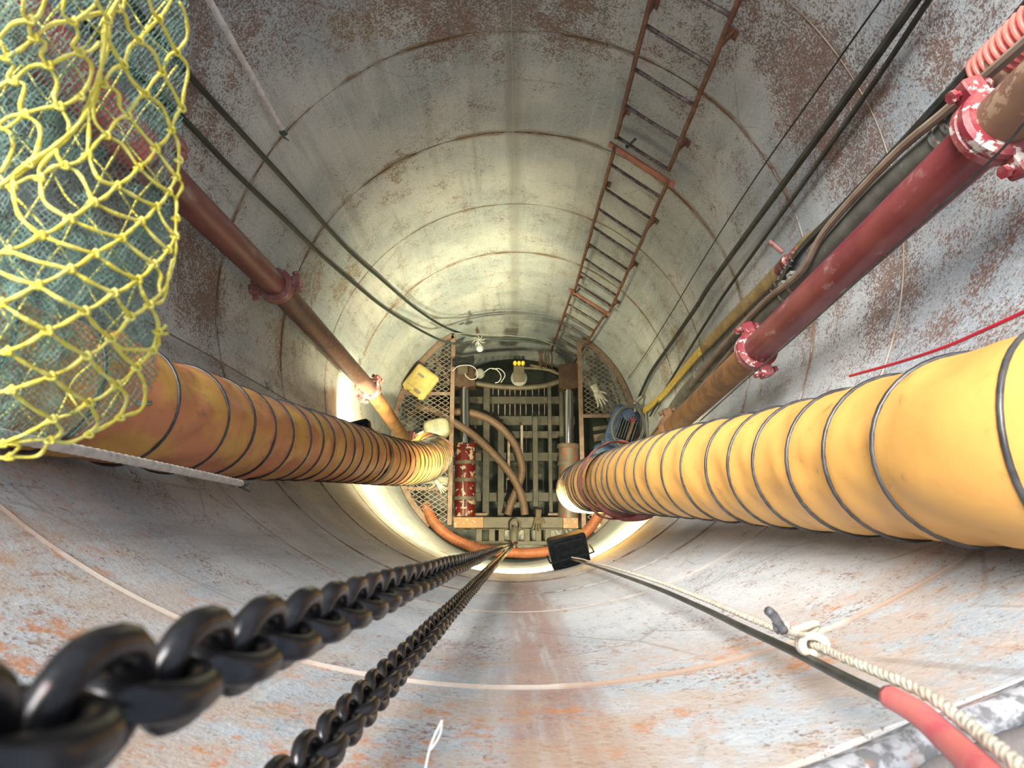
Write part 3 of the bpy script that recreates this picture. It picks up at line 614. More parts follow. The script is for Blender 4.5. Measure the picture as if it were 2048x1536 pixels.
# ------------------------------------------------------------------ lifting chains
def link_mesh(hi):
    d = .0127; w = .0460-d; half = max(.0008, (.030 + d - w)/2); pts = []; n = 9 if hi else 4
    for k in range(n+1): a = PI*k/n; pts.append(Vector((w/2*math.cos(a), 0, half+w/2*math.sin(a))))
    for k in range(n+1): a = PI+PI*k/n; pts.append(Vector((w/2*math.cos(a), 0, -half+w/2*math.sin(a))))
    b = MB(); b.tube(pts, d/2, 12 if hi else 5, closed=True)
    me = bpy.data.meshes.new('link'); me.from_pydata(b.v, [], b.f); me.materials.append(mChain); me.polygons.foreach_set('use_smooth', [True]*len(me.polygons)); return me
LH, LL = link_mesh(True), link_mesh(False)
def chain(label, a, z):
    a = Vector(a); z = Vector(z); d = z-a; n = int(d.length/.030); t = thing('lifting_chain', label, 'chain', z, 'steel lifting chains')
    R0 = rot_to(-d); ph = random.random()
    for k in range(n):
        p = a+d*(k/n)
        o = bpy.data.objects.new('link', LH if k < 46 else LL); C.objects.link(o); o.parent = t
        ang = (PI/2 if k % 2 else 0)+1.12 + .08*math.sin(k*.4)
        mt = (R0 @ Matrix.Rotation(ang, 3, 'Z')).to_4x4(); mt.translation = p-t.location; o.matrix_local = mt
    return t
hook = Zp(1026, 1090, .12)
def vert_top(u, v, zc, end, ztop):
    p = Cp(u, v, zc); d = (p-end); return end + d*((ztop-end.z)/d.z)
ch1 = chain('heavy black chain crossing the lower left corner, nearest the camera', vert_top(335, 1352, .236, hook+Vector((-.03, 0, .03)), 7.80), hook+Vector((-.03, 0, .03)))
ch2 = chain('black chain meeting the bottom edge, right of the nearest chain', vert_top(652, 1488, .56, hook+Vector((-.005, 0, .03)), 7.62), hook+Vector((-.005, 0, .03)))
ht = thing('lifting_shackle', 'muddy steel lifting lug and shackle where both chains meet the cross beam', 'shackle', hook)
b = MB(); sp = [Zp(u, v, z) for u, v, z in ((1022, 1062, .06), (1022, 1045, .08), (1031, 1038, .09), (1040, 1046, .08), (1038, 1062, .06))]
b.tube(smooth(sp, 6), .012, 8); b.build('bow', mBeam, ht, sharp=180)
b = MB(); pa = Zp(1031, 1052, .05); pb = Zp(1028, 1086, .08); b.tube(smooth([pa, pa.lerp(pb, .5)+Vector((-.01, 0, .01)), pb], 6), lambda t: .03+.02*math.sin(PI*t), 12, flat=.45, up=Vector((0, 0, 1))); b.build('lug', mBeam, ht, sharp=60)
b = MB(); b.ring(pb+Vector((0, 0, .02)), (0, 1, .5), .035, .011, 20, 8); b.ring(pb+Vector((.02, -.02, .03)), (1, .3, 0), .03, .010, 20, 8); b.build('ring', mRustBlk, ht, sharp=180)

# ------------------------------------------------------------------ ladder in three sections
def ladder(label, pL, pR, z0, z1, rungs, plate=True, brackets=()):
    t = thing('ladder_section', label, 'ladder', Vector((*pL[1], z0)), 'ladder sections on the far wall')
    Lf = lambda z: Vector((*[pL[1][k]+(pL[0][k]-pL[1][k])*(z-z0)/(z1-z0) for k in (0, 1)], z))
    Rf = lambda z: Vector((*[pR[1][k]+(pR[0][k]-pR[1][k])*(z-z0)/(z1-z0) for k in (0, 1)], z))
    for f in (Lf, Rf):
        b = MB(); b.tube([f(z0+(z1-z0)*k/20)+Vector((.002*math.sin(k*2.1), .002*math.cos(k*1.7), 0)) for k in range(21)], .0135, 10); b.build('rail', mLad, t, sharp=180)
    for z in rungs:
        a, c = Lf(z+.004), Rf(z-.004); m_ = a.lerp(c, .5)+Vector((0, 0, -.004)); b = MB()
        b.tube(smooth([a, m_, c], 4), .0118, 8); b.build('rung', mRung, t, sharp=180)
    for (f, z) in [(Lf if s == 'L' else Rf, z) for s, z in brackets]:
        p = f(z); o = Vector((p.x, p.y, 0)).normalized(); e = o*1.497; e.z = z+.0; b = MB()
        mid = p.lerp(e, .5); dd = (e-p); rot = Matrix((o, Vector((-o.y, o.x, 0)), Vector((0, 0, 1)))).transposed()
        b.box(mid, (dd.length, .008, .04), rot); b.box(e-o*.004, (.006, .05, .06), rot); b.build('wall_bracket', mLad, t)
    if plate:
        a, c = Lf(z1-.02), Rf(z1-.02); dd = (c-a).normalized(); rot = Matrix((dd, Vector((-dd.y, dd.x, 0)), Vector((0, 0, 1)))).transposed()
        b = MB(); b.box(a.lerp(c, .5), ((c-a).length+.09, .012, .055), rot, .004); b.build('end_plate', mSalmon, t)['label'] = 'salmon primed end plate'
    return t
zr = [7.86-1.5*(1.65+.2075*k) for k in range(-1, 23)]
s15 = lambda p: (p[0]*1.5, p[1]*1.5)
ladder('uppermost ladder section, largest in view and cut by the top edge', (s15((.431, .824)), s15((.431, .824))), (s15((.645, .670)), s15((.645, .670))), 4.13, 7.05, [z for z in zr if 4.13 < z < 7.05], False,
       [('L', 5.12), ('L', 4.28), ('R', 5.20), ('R', 4.32), ('L', 6.0), ('R', 6.1)])
ladder('middle ladder section hung below a salmon end plate', (s15((.436, .822)), s15((.412, .833))), (s15((.658, .657)), s15((.643, .671))), 1.50, 4.05, [z for z in zr if 1.5 < z < 3.98], True,
       [('L', 3.42), ('L', 2.35), ('R', 3.35), ('R', 2.55), ('L', 1.62), ('R', 1.60)])
ladder('lowest ladder section reaching down to the steel deck', (s15((.398, .841)), s15((.335, .866))), (s15((.628, .686)), s15((.540, .755))), -1.0, 1.44, [z for z in zr if -1.0 < z < 1.4], True,
       [('L', 1.2), ('R', 1.05), ('L', .35)])
for (u, v, lab) in ((1262, 290, 'black bolt with a pale tie on the upper ladder joint'), (1155, 583, 'dark bolt with a pale tie on the lower ladder joint')):
    q = Wp(u, v, 1.385); b = MB(); b.cyl(q+Vector((-.02, 0, -.02)), q+Vector((.02, .01, .05)), .008, n=8); b.lathe(q+Vector((-.02, 0, -.02)), (0, 0, 1), [(.014, 0), (.014, .012)], 6)
    tag(b.build('joint_bolt', mTape), lab, 'bolt')

# ------------------------------------------------------------------ deck: side platforms of expanded metal
XL = Zp(903, 860, 0).x; XR = Zp(1163, 860, 0).x
yT = lambda v, z=0: Zp(1030, v, z).y
def platform(side, label, X, ytop, ybot, cross, skip=None, loc=None):
    sg = -1 if side == 'L' else 1; t = thing('side_platform', label, 'platform', (X+sg*.25, 0, -.03), 'expanded metal side platforms')
    b = MB(); yy0, yy1 = ybot, ytop
    b.box((X, (yy0+yy1)/2, 0), (.050, yy1-yy0, .008)); b.box((X-sg*.022, (yy0+yy1)/2, -.025), (.006, yy1-yy0, .05)); b.build('edge_angle', mFrame, t)
    rr = 1.462; a0 = math.asin(max(-1, ybot/rr)); a1 = math.asin(min(1, ytop/rr))
    def arc(r, z, n=40): return [Vector((sg*r*math.cos(a0+(a1-a0)*k/n), r*math.sin(a0+(a1-a0)*k/n), z)) for k in range(n+1)]
    A, B_ = arc(1.492, .004), arc(1.425, .004); A2, B2 = arc(1.492, -.004), arc(1.425, -.004); n = len(A); vs = A+B_+A2+B2
    b = MB(); b.add(vs, [(i, i+1, n+i+1, n+i) for i in range(n-1)]+[(2*n+i, 3*n+i, 3*n+i+1, 2*n+i+1) for i in range(n-1)]+[(n+i, n+i+1, 3*n+i+1, 3*n+i) for i in range(n-1)])
    b.tube([p+Vector((0, 0, -.02)) for p in arc(1.490, 0)], .006, 6); b.build('curved_edge', mFrame, t)
    for y in cross:
        xe = math.sqrt(1.44**2-y*y); b = MB(); b.box(((X+sg*xe)/2, y, -.006), (abs(xe-abs(X)), .04, .012)); b.build('cross_bar', mFrame, t)
    # diamond mesh
    cw, chh = .094, .058; b = MB(); th = .0075
    def inside(p):
        if sg*(p.x-X) < 0 or math.hypot(p.x, p.y) > 1.44 or p.y > ytop-.01 or p.y < ybot+.01: return False
        return not (skip and skip[0] < p.y < skip[1])
    for i in range(-34, 35):
        for j in range(-60, 60):
            p = Vector((i*cw/2, j*chh/2, 0))
            if (i+j) % 2: continue
            for q in (Vector(((i+1)*cw/2, (j+1)*chh/2, 0)), Vector(((i+1)*cw/2, (j-1)*chh/2, 0))):
                if inside(p) and inside(q):
                    d = (q-p).normalized(); rot = Matrix((d, Vector((-d.y, d.x, 0)), Vector((0, 0, 1)))).transposed()
                    b.box((p+q)/2+Vector((0, 0, .002)), ((q-p).length, th, .004), rot)
    stuff(b.build('expanded_mesh', mGrate, t))
    # braces below
    b = MB(); b.tube([Vector((X+sg*.03, ybot+.25, -.05)), Vector((sg*1.25, ybot+.75, -.05))], .016, 6); b.tube([Vector((X+sg*.03, ytop-.6, -.05)), Vector((sg*1.0, ytop-.25, -.05))], .016, 6); b.build('brace', mFrame, t)
    return t
platform('L', 'left mesh platform carrying the yellow case and the cream canister', XL, 1.24, Zp(903, 1050, 0).y, [yT(787), yT(886), yT(977)])
platform('R', 'right mesh platform with an open bay beside the blue motor', XR, 1.19, Zp(1163, 1062, 0).y, [yT(832), yT(1004)], (yT(1004), yT(832)))

# ------------------------------------------------------------------ jacking frame in the middle
jt = thing('jacking_frame', 'mud coated jacking frame of steel bars in the middle of the shaft floor', 'frame', Zp(1030, 900, -.6))
def bar(name, u0, v0, u1, v1, z, m, h=.05, parent=None, w=None):
    a, c = Zp(u0, v0, z), Zp(u1, v1, z); b = MB()
    b.box(((a.x+c.x)/2, (a.y+c.y)/2, z-h/2), (abs(c.x-a.x), abs(c.y-a.y), h), None, min(.008, h/4)); return b.build(name, m, parent or jt)
for (v0, v1, u0, u1) in ((793, 807, 905, 1150), (832, 850, 900, 1150), (862, 876, 1010, 1120), (905, 922, 950, 1118), (985, 1003, 950, 1118)):
    bar('cross_bar', u0, v0, u1, v1, -.42, mBar)
for (u0, u1, v0, v1) in ((967, 978, 775, 1030), (996, 1008, 842, 1034), (1065, 1077, 833, 1030), (1095, 1106, 770, 1030), (1118, 1128, 780, 888)):
    bar('long_bar', u0, v0, u1, v1, -.33, mBar)
for u in (948, 1012, 1042, 1052, 1085):
    bar('grille_rod', u, 840, u+2.5, 1030, -.52, mBar, .02)
for u in (985, 996, 1009, 1019, 1029, 1040, 1051, 1064, 1077, 1088): bar('grille_rod', u, 772, u+1.8, 832, -.50, mGrate, .012)
for (u0, u1, v0, v1) in ((1015, 1020, 870, 960), (1041, 1046, 850, 912)): bar('flat_strip', u0, v0, u1, v1, -.30, mGrate, .01)
for u in (963, 1108): bar('foot_plate', u-12, 1026, u+12, 1031, -.20, mFrame, .03)
# main cross beam with orange ends and lower comb
bt = thing('cross_beam', 'mud beige steel cross beam with orange ends and a comb of stub bars below', 'beam', Zp(1030, 1045, -.3))
bar('beam_body', 967, 1034, 1126, 1056, -.05, mBeam, .16, bt)
bar('beam_end', 907, 1034, 967, 1056, -.05, mOrPaint, .16, bt)['label'] = 'orange painted left end'
bar('beam_end', 1126, 1035, 1157, 1057, -.05, mOrPaint, .16, bt)['label'] = 'orange painted right end'
for u in (958, 984, 1003, 1030, 1054, 1077, 1096): bar('stub_bar', u-6, 1057, u+6, 1084, -.12, mBeam, .06, bt)
bar('bottom_rail', 955, 1082, 1120, 1090, -.10, mBeam, .08, bt)
bar('back_rail', 950, 1057, 1125, 1060, -.14, mBeam, .10, bt)
# hydraulic cylinders
def hyd(label, uc, vr0, vr1, vb1, mb, bands, end_m):
    zc_ = -.12; a, c, e = Zp(uc, vr0, zc_), Zp(uc+.5, vr1, zc_), Zp(uc, vb1, zc_); t = thing('hydraulic_cylinder', label, 'cylinder', c, 'jacking cylinders')
    b = MB(); b.cyl(a, c+Vector((0, -.05, 0)), .060, n=32); b.build('rod', mRod, t)
    rb = .125; L = (c-e).length; ax = (e-c).normalized(); b = MB()
    b.lathe(c, ax, [(.07, 0), (rb+.012, 0), (rb+.018, .01), (rb+.018, .045), (rb, .05), (rb, L), (.05, L)], 36); b.build('barrel', mb, t)
    for v in bands:
        p = Zp(uc, v, zc_); b = MB(); b.lathe(p-ax*.02, ax, [(rb-.003, 0), (rb+.010, 0), (rb+.010, .04), (rb-.003, .04)], 36); b.build('band', mBeam if mb is mBarrelR else mBarrelB, t)
    b = MB(); b.box(a+Vector((0, .02, 0)), (.17, .10, .16), None, .02); b.build('end_block', end_m, t)
    return t
hyd('left jacking cylinder with a glossy red barrel and bright chrome rod', 930, 772, 888, 1033, mBarrelR, (926, 961, 997), mRustBlk)
hyd('right jacking cylinder with a flaking beige barrel and bright chrome rod', 1137, 776, 889, 1036, mBarrelB, (928, 966, 1000), mRustBlk)
tb = thing('thrust_yoke', 'rusty curved thrust yoke joining both chrome rods at the far side', 'yoke', Zp(1030, 770, -.2))
b = MB(); b.tube(smooth([Zp(u, v, -.12) for u, v in ((950, 766), (985, 772), (1035, 775), (1085, 772), (1122, 762))], 8), .033, 12); b.build('yoke_bar', mBeam, tb, sharp=180)
for (u0, v0, u1, v1, z) in ((908, 733, 950, 772, -.02), (1118, 728, 1160, 776, -.02)): bar('yoke_block', u0, v0, u1, v1, z, mRustBlk, .22, tb)
bar('yoke_plate', 915, 724, 935, 748, .04, mBeam, .03, tb)
# junk plates behind the yoke
for (u0, v0, u1, v1, lab) in ((905, 718, 948, 734, 'black plastic sheet crumpled behind the left yoke block'),):
    b = MB(); vs = []; nn = 7
    for i in range(nn):
        for j in range(nn):
            p = Zp(u0+(u1-u0)*i/(nn-1), v0+(v1-v0)*j/(nn-1)-(i*1.2), .05); p.z += .04*mnoise.noise(p*9); vs.append(p)
    vs += [p-Vector((0, 0, .008)) for p in vs]
    b.add(vs, [(i*nn+j, (i+1)*nn+j, (i+1)*nn+j+1, i*nn+j+1) for i in range(nn-1) for j in range(nn-1)]+[(49+i*nn+j, 49+i*nn+j+1, 49+(i+1)*nn+j+1, 49+(i+1)*nn+j) for i in range(nn-1) for j in range(nn-1)])
    tag(b.build('plastic_sheet', mLampB, sharp=180), lab, 'sheet')

# ------------------------------------------------------------------ hoses on the deck
corrugated('corrugated_hose', 'orange corrugated hose curving round the near edge of the deck', [Zp(u, v, z) for u, v, z in ((850, 1010, -.09), (857, 1026, -.03), (874, 1052, .07), (908, 1078, .08), (955, 1096, .06), (1010, 1104, .04), (1060, 1106, .04), (1110, 1100, .05), (1150, 1082, .07), (1180, 1055, .08), (1199, 1026, .09), (1208, 1000, .1), (1204, 975, .1))], .062, mOrHose, .021, .13, n=16)
corrugated('corrugated_hose', 'muddy beige hose, shorter of the two crossing the jacking frame', [Zp(u, v, -.16) for u, v in ((820, 826), (860, 818), (905, 823), (945, 826), (990, 846), (1027, 885), (1044, 935), (1036, 972), (1022, 1005), (1015, 1030))], .049, mBeHose, .018, .07, n=14)
corrugated('corrugated_hose', 'muddy pinkish hose, longer of the two crossing the jacking frame', [Zp(u, v, -.05) for u, v in ((832, 812), (868, 822), (905, 843), (950, 873), (1000, 922), (1030, 962), (1045, 1000), (1050, 1030))], .049, mBeHose, .018, .07, n=14)

# ------------------------------------------------------------------ things lying on the platforms
def case():
    c = Zp(841, 763, .10); a = math.atan2(*(reversed((Zp(880, 755, .1)-Zp(838, 724, .1)).xy))); rt = rotz(a)
    t = thing('hard_case', 'yellow plastic hard case lying on the left mesh platform', 'case', Vector((c.x, c.y, .005)))
    b = MB(); b.box(Vector((c.x, c.y, .045)), (.315, .345, .075), rt, .03); b.build('case_base', mCase, t)
    b = MB(); b.box(Vector((c.x, c.y, .105)), (.315, .345, .042), rt, .03); b.box(Vector((c.x, c.y, .127))+rt @ Vector((0, .02, 0)), (.25, .26, .008), rt, .02); b.build('lid', mCase, t)
    b = MB(); b.box(Vector((c.x, c.y, .120))+rt @ Vector((.03, -.165, 0)), (.12, .035, .03), rt, .01); b.build('handle', mCase, t)
    for dx in (-.10, .12):
        b = MB(); b.box(Vector((c.x, c.y, .085))+rt @ Vector((dx, -.178, 0)), (.035, .016, .05), rt, .005); b.build('latch', mCase, t)
    b = MB(); b.box(Vector((c.x, c.y, .133))+rt @ Vector((-.035, .06, 0)), (.085, .03, .003), rt); b.build('label_plate', mGreyPl, t)['label'] = 'grey label plate'
    b = MB(); b.box(Vector((c.x, c.y, .129))+rt @ Vector((.05, -.12, 0)), (.09, .04, .006), rt, .01); b.build('handle_recess', mTan, t)['label'] = 'brown worn handle recess'
case()
def canister():
    c = Zp(874, 857, .12); rt = rotz(math.radians(12)); t = thing('canister', 'cream plastic canister lying on the left platform by the pipe', 'canister', Vector((c.x, c.y, .005)))
    b = MB(); b.blob(Vector((c.x, c.y, .115)), .155, .115, .11, rt, .55, 28, 18); b.build('body', mCan, t, sharp=180)
    b = MB(); b.box(Vector((c.x, c.y, .225)), (.055, .11, .008), rt, .003); b.build('label_patch', mGlove, t)['label'] = 'grey label patch'
    b = MB(); b.cyl(Vector((c.x, c.y, .12))+rt @ Vector((-.14, .0, 0)), Vector((c.x, c.y, .13))+rt @ Vector((-.27, -.03, .0)), .02, .014, 10); b.build('spout', mGlass, t)['label'] = 'pale blue spout'
canister()
def glove(label, u, v, ang, s, m, z=.01):
    c = Zp(u, v, z+.02); rt = rotz(ang); b = MB(); V = lambda x, y, zz=0: c+rt @ (Vector((x, y, zz))*s)
    b.blob(V(0, 0), .05*s, .045*s, .016*s, rt, .8); b.tube([V(-.12, 0), V(-.06, 0), V(0, 0)], [.040*s, .034*s, .036*s], 12, flat=.5, up=Vector((0, 0, 1)))
    for k, (y, l, bend) in enumerate(((-.036, .075, -.3), (-.013, .09, -.08), (.012, .085, .1), (.034, .068, .28))):
        b.tube(smooth([V(.02, y), V(.055, y+bend*.02), V(.04+l*.7, y+bend*.05, .006), V(.04+l, y+bend*.09, .0)], 3), lambda t: (.0125-.004*t)*s, 8)
    b.tube(smooth([V(-.02, .03), V(.0, .065), V(.03, .085)], 3), lambda t: (.014-.004*t)*s, 8)
    tag(b.build('work_glove', m, sharp=180), label, 'glove')
glove('grey green glove lying flat below the orange duct end', 868, 958, math.radians(170), 1.4, mGlove)
glove('white glove fingers poking up beside the left red barrel', 880, 972, math.radians(-50), .7, mGloveW, .05)
glove('dark muddy glove hanging over the cross beam', 1076, 1040, math.radians(-95), 1.0, mGloveD, .0)
glove('pale glove on the right mesh platform above the motor', 1197, 790, math.radians(-65), 1.15, mGloveW)
glove('brown glove crumpled beside the red pipe foot', 838, 880, math.radians(120), .8, mTan, .02)
b = MB(); q = Zp(1192, 1034, .03)
for k in range(8): b.blob(q+Vector((.035*math.sin(k*1.9), -.02*k+.05, .01*(k % 2))), .035, .03, .018, rotz(k))
tag(b.build('rag', mGloveW, sharp=180), 'white rag lying at the near right mesh corner', 'rag')
# timber and debris in the open bay
for (u0, v0, u1, v1, lab) in ((1186, 853, 1216, 860, 'upper short timber in the open bay beside the motor'), (1188, 868, 1216, 882, 'broad timber block in the open bay beside the motor')):
    a, c = Zp(u0, (v0+v1)/2+2, -.15), Zp(u1, (v0+v1)/2-2, -.15); d = c-a; b = MB()
    b.box((a+c)/2, (d.length, abs(Zp(u0, v0, -.15).y-Zp(u0, v1, -.15).y), .06), rotz(math.atan2(d.y, d.x))); tag(b.build('timber', mWood), lab, 'timber')

# ------------------------------------------------------------------ blue motor with coiled cable
def motor():
    top = .46; c = Zp(1250, 852, top); base = Vector((c.x, c.y, .0)); t = thing('pump_motor', 'blue electric pump motor standing on the right side of the deck', 'motor', base)
    b = MB(); b.lathe(base, (0, 0, 1), [(.15, 0), (.15, .05), (.125, .06), (.125, .34), (.15, .36), (.15, .38)], 28)
    for k in range(20):
        a = 2*PI*k/20; b.box(base+Vector((.135*math.cos(a), .135*math.sin(a), .2)), (.03, .006, .26), rotz(a))
    b.build('motor_body', mBlue, t)
    b = MB(); rt = rotz(math.radians(-20)); b.box(base+Vector((-.02, .0, .40)), (.33, .50, .08), rt, .09); b.build('cowl', mBlue, t)
    b = MB(); b.box(base+Vector((.02, -.03, .442)), (.20, .26, .004), rt, .03); b.build('vent_panel', mLampB, t)['label'] = 'black vent opening'
    for k in range(7):
        b = MB(); b.box(base+Vector((.02, -.03, .450))+rt @ Vector((-.09+.03*k, -.0, 0)), (.008, .24, .010), rt); b.build('vent_slat', mGreyPl, t)['label'] = 'grey vent slat'
    b = MB(); p = Zp(1256, 826, .5); b.box(Vector((p.x, p.y, .48)), (.13, .15, .09), rotz(.5), .02); b.build('terminal_box', mBlue, t)
    b = MB(); p = Zp(1216, 905, .26); b.blob(Vector((p.x, p.y, .2)), .17, .105, .09, rotz(math.radians(-12)), .7, 24, 12); b.build('gearbox', mBlue, t, sharp=180)
    b = MB(); p = Zp(1225, 888, .24); b.box(Vector((p.x, p.y, .22)), (.26, .07, .06), rotz(math.radians(-12)), .01); b.build('gearbox_flange', mBlue, t)
    cp = Zp(1256, 853, .55); b = MB()
    for k, (ra, rb_) in enumerate(((.175, .235), (.165, .225), (.18, .24))):
        pts = [cp+rotz(-.25) @ Vector((ra*math.cos(a), rb_*math.sin(a), .012*k)) for a in [2*PI*i/40 for i in range(40)]]
        b.tube(pts, .009, 6, closed=True)
    tag(b.build('coiled_cable', mGreyHose, sharp=180), 'grey green cable coiled on top of the blue motor', 'cable')
motor()
b = MB(); b.tube(smooth([Zp(1268, 838, .6), Zp(1262, 860, .58), Zp(1252, 885, .5), Zp(1243, 902, .4)], 6), .010, 8)
tag(b.build('riser_pipe', mRustPipe), 'thin rusty tube slanting down in front of the blue motor', 'tube')
b = MB(); q = Zp(1270, 806, .55); b.blob(q, .025, .025, .035); b.cyl(q, q+Vector((.0, -.1, -.02)), .014, n=8); b.tube(smooth([q, q+Vector((.03, .03, .05)), q+Vector((.07, .06, .08))], 4), .02, 8)
tag(b.build('valve', mGal), 'small silver valve beside the end of the yellow flat hose', 'valve')
b = MB(); q = Zp(1265, 840, .62)
for k in range(6): a = k*1.05; b.tube([q, q+Vector((.05*math.cos(a), .04*math.sin(a), .015))], [.012, .005], 6)
b.blob(q, .022, .022, .018); tag(b.build('red_tie', mCoup, sharp=180), 'bright red tie knotted at the end of the yellow flat hose', 'tie')
# loose cables pooling by the right wall
for i, pts in enumerate(([(1330, 790), (1308, 840), (1290, 880), (1275, 900)], [(1345, 800), (1312, 860), (1292, 895), (1270, 915)], [(1300, 832), (1296, 860), (1288, 880), (1272, 905)])):
    cable('loose_cable', ('leftmost', 'rightmost', 'middle')[i] + ' loose cable dropping behind the blue motor', [Zp(u, v, .45-.08*k+.03*i) for k, (u, v) in enumerate(pts)], .010, (mBlk, mTan, mBlk2)[i])

# ------------------------------------------------------------------ instruments at the far side
it = thing('survey_target', 'bright yellow instrument with black caps on a pale bracket at the far side', 'instrument', Zp(1037, 745, 0))
b = MB(); p = Zp(1038, 748, .10); b.box(p, (.13, .20, .012), None, .004); b.build('bracket', mBeam, it)
b = MB(); b.lathe(Zp(1038, 757, .0), (0, 0, 1), [(.10, 0), (.10, .03), (.07, .06), (.07, .08)], 28); b.build('base', mGreyPl, it)
for k in range(3):
    p = Zp(1030+8*k, 728, .13); b = MB(); b.lathe(p, (0, 0, 1), [(.022, 0), (.024, .05), (.018, .075)], 16); b.build('yellow_barrel', mYelP, it)
    b = MB(); q = Zp(1030+8*k, 717, .13); b.lathe(q, (0, 0, 1), [(.022, 0), (.022, .05)], 12); b.build('black_cap', mLampB, it)
lt2 = thing('inspection_lamp', 'small pale bulb lamp tied to the cables on the far wall', 'lamp', Zp(960, 697, .5))
b = MB(); q = Zp(960, 698, .5); b.lathe(q, (0, 0, 1), [(.035, 0), (.045, .02), (.04, .05), (.02, .07)], 18); b.build('bulb', mGlass, lt2, sharp=180)
b = MB(); b.tube(smooth([q+Vector((0, 0, .03)), q+Vector((-.02, .05, .08)), q+Vector((-.01, .12, .1)), q+Vector((-.03, .2, .12))], 5), .018, 8); b.build('stem', mGal, lt2, sharp=180)
b = MB(); b.box(q+Vector((-.09, .03, .03)), (.06, .03, .03), rotz(.3), .006); b.build('plug', mTape, lt2)
for k in range(8):
    a = k*.8; q2 = Zp(958, 681, .62); b = MB() if k == 0 else b
    b.tube(smooth([q2, q2+Vector((.04*math.cos(a), .04*math.sin(a), .02)), q2+Vector((.08*math.cos(a+.3), .07*math.sin(a+.3), .0))], 3), .004, 5)
tag(b.build('cable_ties', mTie, sharp=180), 'bunch of white cable ties holding the far cables', 'ties')
b = MB(); q = Zp(954, 662, .7); b.box(q, (.03, .04, .05), rotz(.3)); b.box(q+Vector((0, .02, .0)), (.012, .05, .02)); tag(b.build('wall_hook', mRustBlk), 'small rusty hook on the far wall above the cable ties', 'hook')
b = MB(); b.lathe(Zp(960, 748, .02), (0, 0, 1), [(.06, 0), (.06, .05), (.045, .07)], 20); tag(b.build('round_cap', mGreyPl), 'round grey cap beside the left yoke block', 'cap')
for i, (pts, lab) in enumerate((([(905, 742), (918, 732), (940, 731), (953, 740), (954, 755), (942, 759), (932, 752), (930, 747)], 'pale wire looped over the left yoke block'),
                   ([(968, 745), (980, 737), (994, 740), (1002, 752), (998, 763), (990, 766)], 'pale wire loop lying behind the rusty yoke'),
                   ([(985, 738), (1000, 738), (1010, 750), (1002, 765)], 'small pale wire arc right of the pale wire loop'))):
    cable('wire_loop', lab, [Zp(u, v, .10) for u, v in pts], .005, mTie, 'wire', n=6)
# dark rubbish at ladder foot
b = MB(); q = Zp(1088, 700, .35)
for k in range(9):
    a = k*.9; b.tube(smooth([q+Vector((.02*k-.08, 0, 0)), q+Vector((.02*k-.08+.03*math.cos(a), -.08, -.03)), q+Vector((.02*k-.06, -.16-.02*(k % 3), -.12))], 4), .007, 5)
tag(b.build('cable_tangle', mRustBlk, sharp=180), 'brown tangle of cable ends hanging by the ladder foot', 'cables')
for (u0, v0, u1, v1, lab) in ((1040, 736, 1110, 742, 'brown branch like strip, left one behind the right yoke block'), (1060, 730, 1118, 748, 'brown strip slanting behind the right yoke block')):
    cable('timber_strip', lab, [Zp(u0, v0, -.1), Zp((u0+u1)/2, (v0+v1)/2-2, -.1), Zp(u1, v1, -.1)], .016, mWood, 'timber', n=6)

# ------------------------------------------------------------------ flood lamps
def lamp(name, label, c, aim, yaw, w, h):
    aim = aim.normalized(); x = Vector((math.cos(yaw), math.sin(yaw), 0)); x = (x-aim*x.dot(aim)).normalized(); y = aim.cross(x); rot = Matrix((x, y, aim)).transposed()
    t = thing(name, label, 'lamp', c, 'flood lamps')
    b = MB(); b.box(c, (w, h, .09), rot, .025); b.box(c-aim*.055, (w*.78, h*.78, .03), rot, .02); b.build('housing', mLampB, t)
    b = MB(); b.box(c+aim*.046, (w*.80, h*.80, .006), rot, .01); b.build('lens', mLens, t)['label'] = 'lit warm white lens'
    b = MB(); hw = w/2+.02
    pts = [c+x*hw+aim*.0, c+x*hw-aim*.10, c+x*(hw-.03)-aim*.14, c-x*(hw-.03)-aim*.14, c-x*hw-aim*.10, c-x*hw]
    b.tube(smooth(pts, 3), .006, 6); b.build('bracket', mLampB, t, sharp=180)
    for k in range(3):
        b = MB(); b.box(c-aim*.072+y*(h*.22*(k-1)), (w*.6, .008, .012), rot); b.build('cooling_rib', mLampB, t)
    return t
lamp('flood_lamp', 'black flood lamp hanging in front of the orange hose at the near edge', L1, L1aim, math.radians(13), .285, .245)
lamp('flood_lamp', 'black flood lamp partly hidden behind the orange duct on the left', L2, L2aim, math.radians(12), .25, .20)

# ------------------------------------------------------------------ rope and cable running down to the near lamp
rp = [(2140, 1640, 1.43), (2048, 1580, 1.43), (1930, 1478, 1.44), (1840, 1408, 1.44), (1700, 1342, 1.445), (1600, 1294, 1.45), (1500, 1250, 1.45), (1400, 1205, 1.45), (1300, 1165, 1.44)]
base = [Wp(u, v, r) for u, v, r in rp]; endp = L1-L1aim*.15
base += [base[-1].lerp(endp, .5)+Vector((.012, 0, 0)), endp]
S_ = smooth(base, 40); Sx, SS = resample(S_, .008)
bl = MB(); off = Vector((0.012, .010, 0)); P_, T_, U_ = frames(Sx)
bl.tube([p+Vector((.0, -.004, 0))-T_[i].cross(Vector((-p.x, -p.y, 0)).normalized())*(.0078) for i, p in enumerate(P_)], .0062, 8)
ct = thing('lamp_cable', 'black cable running down the near wall to the flood lamp', 'cable', endp)
bl.build('cable_body', mBlk, ct, sharp=180)
k2 = [i for i, p in enumerate(P_) if p.z > 7.20]
b = MB(); b.tube([P_[i]-T_[i].cross(Vector((-P_[i].x, -P_[i].y, 0)).normalized())*.010 for i in k2[:-3]], .0102, 10); b.build('sleeve', mPink, ct, sharp=180)['label'] = 'coral red sleeve'
b = MB(); core = []
